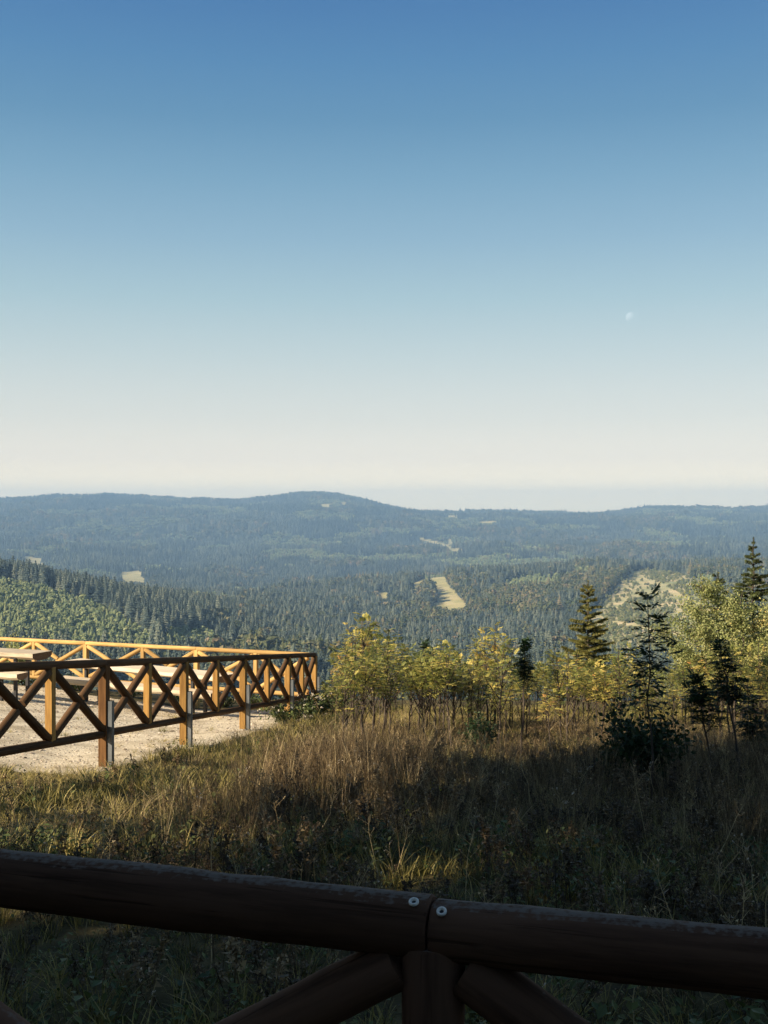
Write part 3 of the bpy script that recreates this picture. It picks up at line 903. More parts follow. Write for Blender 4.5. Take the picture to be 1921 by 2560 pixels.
# ------------------------------------------------------------------ log tables and benches
def half_log(root, name, L, w, t, z, seed):
    r = random.Random(seed); mb = MB(); n = 9; seg = 14
    rings = []
    for i in range(seg + 1):
        x = -L / 2 + L * i / seg
        ww = w / 2 * (1 + r.uniform(-.05, .05)); tt = t * (1 + r.uniform(-.07, .07))
        ring = [(x, -ww, r.uniform(-.004, .004)), (x, ww, r.uniform(-.004, .004))]
        for k in range(1, n):
            a = math.pi * k / n
            ring.append((x, ww * math.cos(a) * (1.04 if 2 <= k <= n - 2 else 1.05), -tt * math.sin(a) ** .6))
        rings.append(ring)
    m_ = len(rings[0])
    vs = [p for ring in rings for p in ring]
    mb.add(vs, [(i * m_ + k, i * m_ + (k + 1) % m_, (i + 1) * m_ + (k + 1) % m_, (i + 1) * m_ + k) for i in range(seg) for k in range(m_)])
    mb.add(rings[0], [tuple(range(m_))], mat=1); mb.add(rings[-1], [tuple(range(m_))[::-1]], mat=1)
    o = mb.build(name, [M['log_wood'], M['shaded_end_grain']], root); o.location = (0, 0, z)
    return o

def log_set(p_right, p_left, h, w, t, name, part, label, cat, group, seed):
    """half log on black steel legs between two ground plan points"""
    a, c = Vector((p_left[0], p_left[1], 0)), Vector((p_right[0], p_right[1], 0))
    L = (c - a).length; mid = (a + c) / 2
    ang = math.atan2(c.y - a.y, c.x - a.x)
    g0 = p_left[2]
    root = empty(name, (mid.x, mid.y, g0)); root.rotation_euler = (0, 0, ang)
    tag(root, label, cat, group)
    half_log(root, part, L, w, t, h, seed)
    for sx in (-1, 1):
        lx = sx * (L / 2 - L * .16)
        dirv = Vector((math.cos(ang), math.sin(ang)))
        for sy in ((-1, 1) if w > .4 else (0,)):
            px = mid.x + dirv.x * lx - dirv.y * sy * w * .3; py = mid.y + dirv.y * lx + dirv.x * sy * w * .3
            zb = gz(px, py) - g0 - .05
            lm = MB(); lm.box((0, 0, (h - t * .6 + zb) / 2), (.06, .06, h - t * .6 - zb)); lm.box((0, 0, h - t * .75), (.14, min(.18, w * .7), .02))
            l_ = lm.build('leg', M['black_steel'], root); l_.location = (lx, sy * w * .3, 0)
    return root

def at_height(x, y, D):
    return ((x - CX) / F * D, D, -(y - CY) / F * D)
G = 'log seats and tables on the gravel'
T2R = at_height(566, 1686, 21.9); T2L = at_height(175, 1652, 24.2)
gt2 = gz((T2R[0] + T2L[0]) / 2, (T2R[1] + T2L[1]) / 2)
log_set(T2R, (T2L[0], T2L[1], gt2), (T2R[2] + T2L[2]) / 2 - gt2, .62, .13, 'log_table', 'tabletop', 'long pale half log table behind the dark fence, its right end near the corner', 'table', G, 51)
S2R = at_height(540, 1730, 21.5); S2L = at_height(148, 1693, 23.6)
gs2 = gz((S2R[0] + S2L[0]) / 2, (S2R[1] + S2L[1]) / 2)
log_set(S2R, (S2L[0], S2L[1], gs2), (S2R[2] + S2L[2]) / 2 - gs2, .33, .14, 'log_bench', 'seat', 'long pale half log bench in front of the longer middle table', 'bench', G, 52)
T1R = at_height(106, 1631, 22.0); T1L = (T1R[0] - 2.9, T1R[1] + 1.1, 0)
gt1 = gz((T1R[0] + T1L[0]) / 2, (T1R[1] + T1L[1]) / 2)
log_set(T1R, (T1L[0], T1L[1], gt1), T1R[2] - gt1, .60, .15, 'log_table', 'tabletop', 'pale half log table cut off by the left picture edge', 'table', G, 53)
S1R = at_height(56, 1683, 21.6); S1L = (S1R[0] - 2.9, S1R[1] + 1.1, 0)
gs1 = gz((S1R[0] + S1L[0]) / 2, (S1R[1] + S1L[1]) / 2)
log_set(S1R, (S1L[0], S1L[1], gs1), S1R[2] - gs1, .32, .14, 'log_bench', 'seat', 'pale half log bench at the left picture edge below the table end', 'bench', G, 54)

# ------------------------------------------------------------------ saplings
def pinnate(mb, o, d, up, L, npair, tone, r, droop=.35, lw=.30, mat=0, fat=.19):
    """one compound rowan leaf: leaflet pairs along a drooping rachis"""
    d = d.normalized(); s = d.cross(up)
    if s.length < 1e-3: s = Vector((1, 0, 0))
    s.normalize(); u = s.cross(d).normalized()
    ll = L * lw
    for k in range(npair + 1):
        t = .25 + .75 * k / npair
        p = o + d * L * t - Vector((0, 0, 1)) * droop * L * t * t
        sides = (-1, 1) if k < npair else (0,)
        for sd in sides:
            ld = (s * sd + d * (.55 if sd else 1) - u * r.uniform(-.15, .35)).normalized()
            l2 = ll * (1.0 - .35 * abs(t - .6)) * r.uniform(.85, 1.1)
            wv = (ld.cross(u)).normalized() * l2 * fat
            tn = min(1, max(0, tone + r.uniform(-.10, .10)))
            mid = p + ld * l2 * .5
            mb.add([p, mid + wv, p + ld * l2 - u * l2 * .12, mid - wv], [(0, 1, 2), (0, 2, 3)], tn, mat)

def rowan_mesh(seed, h, leafmat, lo=.35, dens=1.0, spread=.45, tone=(.55, .22), leaf=.17, nbr=7, thin=1.0, lw=.30, fat=.19, vase=False):
    """returns (trunk MB, crown MB)"""
    r = random.Random(seed)
    tr, cr = MB(), MB()
    lean = Vector((r.uniform(-.06, .06), r.uniform(-.05, .05), 0))
    stem = [Vector((0, 0, -.05)) + (lean * (k / 8) + Vector((r.uniform(-.012, .012), r.uniform(-.012, .012), 0)) * (k > 0)) * h + Vector((0, 0, h * k / 8)) for k in range(9)]
    def sp(t):
        f = t * 8; i = min(7, int(f)); return stem[i].lerp(stem[i + 1], f - i)
    r0 = (.008 + .0045 * h) * thin
    tr.tube(stem, [r0 * (1 - .8 * k / 8) + .001 for k in range(9)], 6, .5)
    axes = [(sp, max(lo, .72) if vase else lo, 1.0, h * (.55 if vase else 1))]
    for q in range(nbr):
        t0 = r.uniform(lo * .8, .82); a = q * 2.4 + r.uniform(-.5, .5)
        L = h * spread * ((1.15 - t0) if not vase else (.72 + .35 * r.random()) * min(1, 1.25 - t0)) * r.uniform(.7, 1.15)
        b0 = sp(t0); dr = Vector((math.cos(a), math.sin(a), r.uniform(.75, 1.5) + (.5 if vase else 0))).normalized()
        b1 = b0 + dr * L * .55; b2 = b1 + (dr + Vector((0, 0, .35))).normalized() * L * .5
        tr.tube([b0, b1, b2], [r0 * .45, r0 * .3, r0 * .12], 5, .5)
        axes.append(((lambda b0, b1, b2: (lambda t: b0.lerp(b1, t * 2) if t < .5 else b1.lerp(b2, t * 2 - 1)))(b0, b1, b2), .55 if vase else .25, 1.0, L))
    for fn, t0, t1, L in axes:
        n = max(5, int(L * 26 * dens))
        for k in range(n):
            t = t0 + (t1 - t0) * (k + r.random()) / n
            p = fn(min(1, t)); a = k * 2.4 + r.uniform(-.6, .6)
            el = r.uniform(-.1, .55) if t < .9 else r.uniform(.3, 1.1)
            d = Vector((math.cos(a) * math.cos(el), math.sin(a) * math.cos(el), math.sin(el)))
            pinnate(cr, p, d, Vector((0, 0, 1)), leaf * r.uniform(.75, 1.2), r.choice((4, 5, 5, 6)), min(1, max(0, r.gauss(*tone))), r, r.uniform(.15, .5), lw, 0, fat)
    return tr, cr

def birch_mesh(seed, h, wide=.5, n=5200):
    r = random.Random(seed); tr, cr = MB(), MB()
    stem = [Vector((r.uniform(-.02, .02) * h, r.uniform(-.02, .02) * h, h * k / 8 - .05)) for k in range(9)]
    tr.tube(stem, [.028 * (1 - .9 * k / 8) + .002 for k in range(9)], 7)
    twigs = []
    for q in range(46):
        t0 = r.uniform(.12, .93); a = q * 2.4; i = min(7, int(t0 * 8)); b0 = stem[i].lerp(stem[i + 1], t0 * 8 - i)
        L = h * wide * (1.08 - t0) ** .7 * r.uniform(.5, 1.0)
        d = Vector((math.cos(a), math.sin(a), r.uniform(.35, 1.0))).normalized()
        b1 = b0 + d * L * .6; b2 = b1 + (d + Vector((r.uniform(-.3, .3), r.uniform(-.3, .3), -.1))).normalized() * L * .4
        tr.tube([b0, b1, b2], [.009, .005, .0015], 4)
        twigs.append((b0, b1, b2, L))
    tot = sum(t[3] for t in twigs)
    for b0, b1, b2, L in twigs:
        br = r.gauss(0, .12)
        for k in range(int(n * L / tot)):
            t = r.uniform(.12, 1.05)
            p = b0.lerp(b1, t / .6) if t < .6 else b1.lerp(b2, (t - .6) / .4)
            p = p + Vector((r.gauss(0, .07), r.gauss(0, .07), r.gauss(-.03, .07)))
            d = Vector((r.gauss(0, 1), r.gauss(0, 1), r.gauss(-.6, .7))).normalized()
            w = d.orthogonal().normalized(); an = r.random() * 6.28
            w = (Matrix.Rotation(an, 3, d) @ w)
            s = r.uniform(.028, .045)
            mid = p + d * s * .4
            cr.add([p, mid + w * s * .42, p + d * s, mid - w * s * .42], [(0, 1, 2), (0, 2, 3)], min(1, max(0, r.gauss(.5 + br, .17))))
    return tr, cr

def young_spruce_mesh(seed, h, base_r=.75, tone=.5, lo=.1, bare_top=.12):
    r = random.Random(seed); tr, cr = MB(), MB()
    stem = [Vector((r.uniform(-.006, .006) * h, r.uniform(-.006, .006) * h, h * k / 10 - .05 * (k == 0))) for k in range(11)]
    tr.tube(stem, [.03 * h / 3 * (1 - .88 * k / 10) + .003 for k in range(11)], 7)
    def needles(p0, p1, dens, nl, tn):
        v = p1 - p0; L = v.length
        if L < 1e-4: return
        d = v / L; a = d.orthogonal().normalized()
        for k in range(max(4, int(L * dens))):
            p = p0 + v * r.random()
            an = r.random() * 6.28
            s = Matrix.Rotation(an, 3, d) @ a
            nd = (s + d * .7).normalized(); w = nd.cross(d).normalized() * nl * .13
            l2 = nl * r.uniform(.8, 1.2)
            cr.add([p - w, p + w, p + nd * l2], [(0, 1, 2)], min(1, max(0, r.gauss(tn, .14))))
    needles(stem[9], stem[10] + Vector((0, 0, .02)), 420, .05, tone + .2)
    needles(stem[7], stem[9], 160, .05, tone + .1)
    z = h * lo; k = 0
    while z < h * .965:
        f = 1 - z / h
        rad = base_r * (f ** .8) + .05
        nb = r.choice((4, 5, 6, 7)) if f > .1 else 4
        a0 = r.random() * 6
        for q in range(nb):
            a = a0 + 6.283 * q / nb + r.uniform(-.3, .3); rr = rad * r.uniform(.45, 1.2)
            el = r.uniform(.05, .35) + (.6 if f < .25 else 0) * (1 - f * 4)
            d = Vector((math.cos(a), math.sin(a), math.tan(el)))
            p0 = Vector((0, 0, z + h * r.uniform(-.025, .025))); p1 = p0 + d * rr * .6; p2 = p1 + Vector((d.x + r.uniform(-.25, .25), d.y + r.uniform(-.25, .25), r.uniform(-.1, .4))) * rr * .4
            tr.tube([p0, p1, p2], [.008 * h / 3, .005 * h / 3, .002], 4)
            needles(p0.lerp(p1, .35), p1, 560, .048, tone); needles(p1, p2, 700, .048, tone + .1)
            for t in ([.35, .5, .65, .8, .92] if rr > .3 else [.5, .75]):
                for sd in (-1, 1):
                    b0 = p0.lerp(p1, t / .6) if t < .6 else p1.lerp(p2, (t - .6) / .4)
                    sv = (Vector((-d.y * sd, d.x * sd, .05)) + Vector((d.x, d.y, 0)) * .9).normalized()
                    b1 = b0 + sv * rr * .42 * (1.1 - t) * 1.3
                    needles(b0, b1, 520, .046, tone + .06)
        z += h * r.uniform(.024, .044); k += 1
    return tr, cr

def plant(name, root_p, meshes, rot, s, label, cat, group=None, names=('trunk', 'crown')):
    root = empty(name, root_p)
    root.rotation_euler = (0, 0, rot); root.scale = (s, s, s)
    tag(root, label, cat, group)
    for nm, me in zip(names, meshes):
        o = bpy.data.objects.new(nm, me); COL.objects.link(o); o.parent = root
    return root

def meshes_of(pair, leafmat, names=('trunk', 'crown')):
    return (pair[0].mesh(names[0], M['bark']), pair[1].mesh(names[1], leafmat))

# protos of the sunlit thicket (unit height 1.7 m)
YFORMS = [meshes_of(rowan_mesh(100 + k, 1.7, None, lo=lo + .10, dens=de * .37, spread=sp_ * 1.12, tone=(tn[0] - .06, tn[1]), leaf=.18, nbr=nb + 1, thin=1.25, fat=.27, vase=True), M['rowan_yellow'])
          for k, (lo, de, sp_, tn, nb) in enumerate([(.22, 1.3, .42, (.52, .24), 9), (.18, 1.6, .5, (.46, .24), 10), (.35, 1.1, .36, (.62, .2), 7),
                                                     (.15, 1.8, .5, (.42, .18), 11), (.25, 1.3, .42, (.70, .2), 9), (.2, 1.5, .46, (.26, .16), 10)])]
ENV_X = [820, 850, 905, 960, 1000, 1050, 1100, 1150, 1200, 1240, 1280, 1350, 1400, 1480, 1560, 1640, 1700, 1800, 1921, 2000]
ENV_Y = [1690, 1640, 1535, 1575, 1635, 1620, 1595, 1620, 1580, 1560, 1625, 1640, 1605, 1625, 1610, 1680, 1630, 1610, 1590, 1590]
r_ = random.Random(77)
thick = []
special = [(905, 17.5, 1530, 0), (868, 18.5, 1590, 2), (965, 18.0, 1562, 1), (1238, 18.5, 1552, 2), (1110, 18.0, 1598, 0), (1198, 19.0, 1588, 1), (1430, 17.5, 1625, 4), (1065, 17.0, 1640, 3)]
for x, D, top, k in special: thick.append((x, D, top, k))
x = 838.0
while x < 1990:
    D = r_.uniform(14.8, 23.0)
    top = np.interp(x, ENV_X, ENV_Y) + abs(r_.gauss(0, 55)) + 2
    if r_.random() < .22: top += 60
    thick.append((x + r_.uniform(-8, 8), D, top, r_.choice((0, 1, 2, 3, 3, 4, 5, 5))))
    x += r_.uniform(4.4, 9.6)
thick.sort(key=lambda t: t[0])
TONEW = ['yellow and green leaved', 'bushy yellow green', 'slender yellow topped', 'dense olive green', 'golden yellow', 'mostly green']
cnt = {}
ORD = ['first', 'second', 'third', 'fourth', 'fifth', 'sixth', 'seventh', 'eighth', 'ninth', 'tenth', 'eleventh', 'twelfth', 'thirteenth', 'fourteenth', 'fifteenth', 'sixteenth', 'seventeenth', 'eighteenth', 'nineteenth', 'twentieth', 'twenty-first', 'twenty-second', 'twenty-third', 'twenty-fourth', 'twenty-fifth', 'twenty-sixth', 'twenty-seventh', 'twenty-eighth', 'twenty-ninth', 'thirtieth', 'thirty-first', 'thirty-second', 'thirty-third', 'thirty-fourth', 'thirty-fifth', 'thirty-sixth', 'thirty-seventh', 'thirty-eighth', 'thirty-ninth', 'fortieth', 'forty-first', 'forty-second', 'forty-third', 'forty-fourth', 'forty-fifth', 'forty-sixth', 'forty-seventh', 'forty-eighth', 'forty-ninth', 'fiftieth', 'fifty-first', 'fifty-second', 'fifty-third', 'fifty-fourth', 'fifty-fifth', 'fifty-sixth', 'fifty-seventh', 'fifty-eighth', 'fifty-ninth', 'sixtieth']
for x, D, top, k in thick:
    p = gpt(x, D); h = -(top - CY) / F * D - p.z
    if h < .45: continue
    cnt[k] = cnt.get(k, 0) + 1
    lab = 'tall %s rowan sapling in the sunlit thicket' % TONEW[k] if (x, D, top, k) in special and False else '%s rowan in the sunlit thicket, %s such one from the left' % (TONEW[k], ORD[cnt[k] - 1])
    plant('rowan_sapling', p, YFORMS[k], r_.uniform(0, 6.28), h / 1.72, lab, 'sapling', 'rowan saplings in the sunlit thicket')

# young spruces and the birch
SPL = meshes_of(young_spruce_mesh(201, 2.75, .74, .62), M['spruce_needle'])
p = gpt(1470, 22.5); h = -(1452 - CY) / F * 22.5 - p.z
plant('young_spruce', p, SPL, 1.0, h / 2.77, 'yellowish young spruce rising above the middle of the thicket', 'young spruce', 'young spruces')
SPR = meshes_of(young_spruce_mesh(202, 3.6, .85, .28), M['spruce_needle'])
p = gpt(1884, 23.0); h = -(1344 - CY) / F * 23.0 - p.z
plant('young_spruce', p, SPR, 2.0, h / 3.62, 'tallest dark young spruce at the right edge, its tip above the thicket', 'young spruce', 'young spruces')
SPM = meshes_of(young_spruce_mesh(203, 2.4, .5, .45), M['spruce_needle'])
p = gpt(1795, 22.5); h = -(1432 - CY) / F * 22.5 - p.z
plant('young_spruce', p, SPM, .4, h / 2.42, 'slim young spruce top poking out of the birch leaves', 'young spruce', 'young spruces')
for (x, D, top, sd, n, wd, lab) in ((1752, 21.5, 1428, 301, 14000, .50, 'leafy pale green birch right of the lone dark rowan'),
                                    (1852, 20.5, 1470, 302, 13000, .52, 'leafy birch below the tall dark spruce at the right edge'),
                                    (1935, 21.5, 1490, 303, 8000, .46, 'leafy birch cut off by the right picture edge')):
    p = gpt(x, D); h = -(top - CY) / F * D - p.z
    plant('birch_tree', p, meshes_of(birch_mesh(sd, h, wd, n), M['birch_leaf']), 0, 1, lab, 'birch', 'young birches')

# dark saplings standing in the shade in front
def dark_rowan(x, xb, D, top, seed, lab, **kw):
    kw.setdefault('lw', .38); kw.setdefault('fat', .24)
    p = gpt(xb, D); h = -(top - CY) / F * D - p.z
    pr = rowan_mesh(seed, h, None, **kw)
    root = plant('rowan_sapling', p, meshes_of(pr, M['rowan_green']), 0, 1, lab, 'sapling', 'dark saplings in the shade')
    root.rotation_euler = (0, math.atan2((x - xb) / F * D, h), 0)
    return root
dark_rowan(1618, 1628, 10.4, 1472, 401, 'tall lone dark rowan with feathery leaves right of centre', lo=.48, dens=1.1, spread=.28, tone=(.25, .15), leaf=.17, nbr=8, thin=.6)
dark_rowan(1300, 1302, 14.0, 1592, 402, 'slender dark sapling with a bare straight stem and small dark crown', lo=.70, dens=4.2, spread=.22, tone=(.2, .12), leaf=.10, nbr=8)
dark_rowan(1745, 1790, 11.2, 1672, 403, 'leaning dark sapling between the lone rowan and the right edge', lo=.60, dens=3.0, spread=.36, tone=(.3, .15), leaf=.13, nbr=7)
dark_rowan(1818, 1856, 11.6, 1592, 404, 'tall leaning dark sapling in front of the birches', lo=.62, dens=3.2, spread=.34, tone=(.25, .15), leaf=.12, nbr=7)
dark_rowan(1884, 1898, 12.4, 1735, 405, 'short dark sapling near the right picture edge', lo=.45, dens=3.0, spread=.42, tone=(.3, .15), leaf=.13, nbr=8)
dark_rowan(1060, 1062, 18.4, 1600, 407, 'dark topped sapling among the left yellow rowans', lo=.66, dens=2.4, spread=.3, tone=(.4, .15), leaf=.12, nbr=8)

def shrub_mesh(seed, w, h, n, leaf, tone=(.4, .18)):
    r = random.Random(seed); tr, cr = MB(), MB()
    tips = []
    for q in range(16):
        a = q * 2.4; d = Vector((math.cos(a) * w * r.uniform(.3, 1), math.sin(a) * w * r.uniform(.3, 1), h * r.uniform(.55, 1)))
        m1 = d * .5 + Vector((r.uniform(-.1, .1) * w, r.uniform(-.1, .1) * w, h * .08))
        tr.tube([(0, 0, -.03), m1, d], [.008, .005, .002], 5); tips.append((m1, d))
    for k in range(n):
        m1, d = r.choice(tips); t = r.random() ** .7
        p = (m1 * .3).lerp(m1, t * 2) if t < .5 else m1.lerp(d, t * 2 - 1)
        p = p + Vector((r.gauss(0, .06), r.gauss(0, .06), r.gauss(0, .05)))
        if p.z < .01: p.z = .02
        dd = Vector((r.gauss(0, 1), r.gauss(0, 1), r.gauss(.3, .7))).normalized()
        wv = Matrix.Rotation(r.random() * 6.28, 3, dd) @ dd.orthogonal().normalized()
        s = leaf * r.uniform(.7, 1.3); mid = p + dd * s * .45
        cr.add([p, mid + wv * s * .3, p + dd * s, mid - wv * s * .3], [(0, 1, 2), (0, 2, 3)], min(1, max(0, r.gauss(*tone))))
    return tr, cr
def shrub(x, D, w, h, seed, n, leaf, mat, lab, tone=(.4, .18), flowers=0):
    p = gpt(x, D); pr = shrub_mesh(seed, w, h, n, leaf, tone)
    root = plant('shrub', p, meshes_of(pr, mat, ('stems', 'foliage')), 0, 1, lab, 'shrub', names=('stems', 'foliage'))
    if flowers:
        r = random.Random(seed + 1); fb = MB()
        for k in range(flowers):
            c = Vector((r.gauss(0, w * .5), r.gauss(0, w * .5), h * r.uniform(.75, 1.15)))
            for j in range(7):
                q = c + Vector((r.gauss(0, .018), r.gauss(0, .018), r.gauss(0, .012)))
                fb.add([q, q + Vector((.014, 0, .008)), q + Vector((0, .014, .012))], [(0, 1, 2)], r.random())
        fb.build('seed_heads', M['petal_white'], root)
    return root
shrub(1622, 11.2, .47, .86, 501, 2400, .058, M['rowan_green'], 'wide dark leafy shrub round the foot of the lone rowan', (.25, .15))
shrub(1560, 11.6, .34, .62, 507, 1400, .055, M['rowan_green'], 'dark leafy shrub left of the lone rowan foot', (.35, .15))
shrub(1201, 14.6, .22, .52, 502, 1500, .042, M['rowan_green'], 'small dark bush in the brown grass left of centre', (.25, .15))
shrub(790, 21.6, .50, .42, 503, 1300, .065, M['weed_leaf'], 'green leafy shrub with pale seed heads at the fence corner', (.45, .2), 26)
shrub(716, 20.2, .55, .30, 504, 900, .06, M['weed_leaf'], 'low leafy shrub in front of the last steel stake', (.5, .2), 12)
shrub(846, 23.5, .45, .62, 505, 1100, .07, M['weed_leaf'], 'tall weedy shrub right of the fence corner', (.5, .2), 20)
shrub(40, 29.5, .55, 1.55, 506, 1600, .07, M['birch_leaf'], 'yellow green bush behind the pale back fence at the left', (.5, .2))
for k, (x, D) in enumerate(((60, 26.9), (190, 26.6), (330, 26.2), (470, 25.6), (560, 25.2), (640, 24.9), (735, 24.6))):
    shrub(x, D, .5, .30, 520 + k, 420, .06, M['weed_leaf'], 'low green weeds at the foot of the back fence, %s clump from the left' % ORD[k], (.35, .18), 3)

# forest edge behind and left of the viewpoint: its shade lies over the foreground
def tall_spruce(seed, h, rad, lo=.06):
    r = random.Random(seed); tr, cr = MB(), MB()
    tr.tube([(0, 0, -.3), (0, 0, h * .5), (0, 0, h)], [.2, .13, .02], 9)
    z = h * lo
    while z < h * .985:
        f = 1 - z / h
        rd = rad * min(f, .55) ** .75 + .15 if lo > .3 else rad * f ** .75 + .15
        for q in range(13 if lo > .3 else 8):
            a = r.random() * 6.283; L = rd * r.uniform(.7, 1.1); dr = -.25 * L
            d = Vector((math.cos(a), math.sin(a), 0)); s = Vector((-d.y, d.x, 0))
            for t in np.linspace(.15, 1, max(3, int(L / .45))):
                c = Vector((0, 0, z + dr * t)) + d * L * t
                w = .28 * (1.25 - t) + .12
                cr.add([c - d * .35 - Vector((0, 0, -.05)), c - s * w - Vector((0, 0, .16)), c + d * .28, c + s * w - Vector((0, 0, .16))], [(0, 1, 2), (0, 2, 3)], r.random())
        z += .30 + .08 * r.random()
    return tr, cr
TS = [meshes_of(tall_spruce(601, 18, 3.0), M['forest_dark']), meshes_of(tall_spruce(602, 18, 2.7), M['forest_dark']), meshes_of(tall_spruce(603, 18, 3.6, .47), M['forest_dark'])]
EDGE = [(-18.5, -4.6, 21.6, 0), (-22, -7.2, 22, 1), (-21, -9.1, 23, 1), (-17, -7.8, 21, 0), (-13.5, -5.2, 18, 1), (-14, -10, 21.6, 1), (-10.5, -8.2, 17, 0),
        (-23, -14, 24, 1), (-12, -14, 21.6, 0), (-8.5, -12, 20, 0), (-6, -8.6, 14.5, 1), (-18, -17.6, 24, 0), (-4.2, -13, 19, 1), (-2, -16.6, 21.6, 1),
        (4, -12, 17, 0), (9, -9, 19, 1), (13, -4, 18, 0), (7, -16, 20, 1), (-15.7, 1.6, 23, 2), (-17.2, -0.6, 24, 2), (-13, 2.9, 19, 2), (-19.5, -2.4, 25, 2)]  # right-hand trees added to block sky light, high-crowned ones shaped for their shade
for k, (x, y, h, f_) in enumerate(EDGE):
    plant('spruce_tree', Vector((x, y, gz(x, y))), TS[f_], k * 1.3, h / 18, 'tall unseen spruce of the forest edge behind the viewpoint', 'spruce', 'forest edge spruces behind the viewpoint')

# ------------------------------------------------------------------ grasses
def blade(mb, base, d, L, w, bend, tone, seg=3, mat=0, r=None):
    side = Vector((-d.y, d.x, 0))
    if side.length < 1e-4: side = Vector((1, 0, 0))
    side.normalize()
    if r is not None: side = Matrix.Rotation(r.uniform(-1.2, 1.2), 3, Vector((0, 0, 1))) @ side
    vs = []
    for k in range(seg + 1):
        t = k / seg
        c = base + Vector((0, 0, L * t * (1 - .25 * bend * t))) + Vector((d.x, d.y, 0)) * L * (.15 * t + bend * t * t)
        ww = w * (1 - .75 * t)
        vs += [c - side * ww, c + side * ww]
    mb.add(vs, [(2 * k, 2 * k + 1, 2 * k + 3, 2 * k + 2) for k in range(seg)], tone, mat)
    return c

def tall_tuft(seed, n=26, h=.62, pan=.5):
    r = random.Random(seed); mb = MB()
    for k in range(n):
        a = r.random() * 6.28; d = Vector((math.cos(a), math.sin(a), 0))
        base = d * abs(r.gauss(0, .14)); L = h * r.uniform(.5, 1.25)
        tn = min(1, max(0, r.gauss(.5, .2)))
        c = blade(mb, base, d, L, r.uniform(.0016, .0034), r.uniform(0, .2), tn, 3, r=r)
        if r.random() < pan:
            lean = Vector((d.x, d.y, 0)) * r.uniform(.01, .09)
            for j in range(12):
                t = j / 12
                q = c - Vector((0, 0, .11)) * (1 - t) + lean * t * t + Vector((r.gauss(0, .006), r.gauss(0, .006), .01))
                v = Vector((r.gauss(0, .006), r.gauss(0, .006), r.uniform(.022, .045))) + lean * .3
                mb.add([q, q + v, q + v * .5 + Vector((r.uniform(-.004, .004), r.uniform(-.004, .004), 0))], [(0, 1, 2)], min(1, max(0, tn - .05 + r.uniform(-.12, .12))))
    for k in range(n // 3):
        a = r.random() * 6.28; d = Vector((math.cos(a), math.sin(a), 0))
        blade(mb, d * abs(r.gauss(0, .12)), d, h * r.uniform(.25, .55), r.uniform(.002, .0045), r.uniform(.2, .7), min(1, max(0, r.gauss(.35, .2))), 3, r=r)
    return mb.mesh('tall grass tuft', M['dry_grass'])
def short_tuft(seed, n=26, h=.14, mat='short_grass', w=.003, tone=.45, flat=0):
    r = random.Random(seed); mb = MB()
    for k in range(n):
        a = r.random() * 6.28; d = Vector((math.cos(a), math.sin(a), 0))
        blade(mb, d * abs(r.gauss(0, .06)), d, h * r.uniform(.4, 1.2), w * r.uniform(.6, 1.3), r.uniform(.1, .9) + flat * r.random(), min(1, max(0, r.gauss(tone, .20))), 3, r=r)
    return mb.mesh('short grass tuft', M[mat])
def weed(seed, n=16, h=.12, leaf=.05, mat='weed_leaf'):
    r = random.Random(seed); mb = MB()
    for k in range(n):
        a = r.random() * 6.28; el = r.uniform(.1, 1.2); d = Vector((math.cos(a) * math.cos(el), math.sin(a) * math.cos(el), math.sin(el)))
        p = Vector((r.gauss(0, .04), r.gauss(0, .04), h * r.random())); s = leaf * r.uniform(.6, 1.3)
        wv = d.cross(Vector((0, 0, 1))).normalized() * s * .28
        mb.add([p, p + d * s * .5 + wv, p + d * s - Vector((0, 0, s * .2)), p + d * s * .5 - wv], [(0, 1, 2), (0, 2, 3)], min(1, max(0, r.gauss(.4, .2))))
    return mb.mesh('weed tuft', M[mat])
def stalk(seed, h=.45, kind=0):
    r = random.Random(seed); mb = MB()
    ln = Vector((r.uniform(-.2, .2), r.uniform(-.2, .2), 1)).normalized()
    pts_ = [ln * h * t + Vector((r.gauss(0, .008), r.gauss(0, .008), 0)) for t in (0, .3, .6, .85, 1)]
    mb.tube(pts_, [.0024, .0022, .0018, .0014, .001], 4, .85, 0)
    for k in range(10):
        t = r.uniform(.55, 1); p = ln * h * t; a = r.random() * 6.28
        q = p + Vector((math.cos(a), math.sin(a), .9)) * r.uniform(.02, .06)
        mb.tube([p, q], [.0012, .0008], 3, .8, 0, False)
        for j in range(3):
            v = Vector((r.gauss(0, .005), r.gauss(0, .005), r.gauss(.004, .005)))
            mb.add([q, q + v, q + Vector((v.y, -v.x, v.z + .004))], [(0, 1, 2)], r.random(), 1 if kind or seed == 723 else 0)
    return mb.mesh('dry stalk', [M['dry_grass'], M['petal_white'] if kind == 0 else M['petal_yellow']])

def rand_rot(n, tilt, g): return np.stack([g.normal(0, tilt, n), g.normal(0, tilt, n), g.uniform(0, 6.28, n)], -1)
g = np.random.default_rng(5)
def area_pts(n, d0, d1, x0=-200, x1=2120):
    D = np.sqrt(g.random(n) * (d1 ** 2 - d0 ** 2) + d0 ** 2); x = g.uniform(x0, x1, n)
    X = (x - CX) / F * D
    return x, D, X

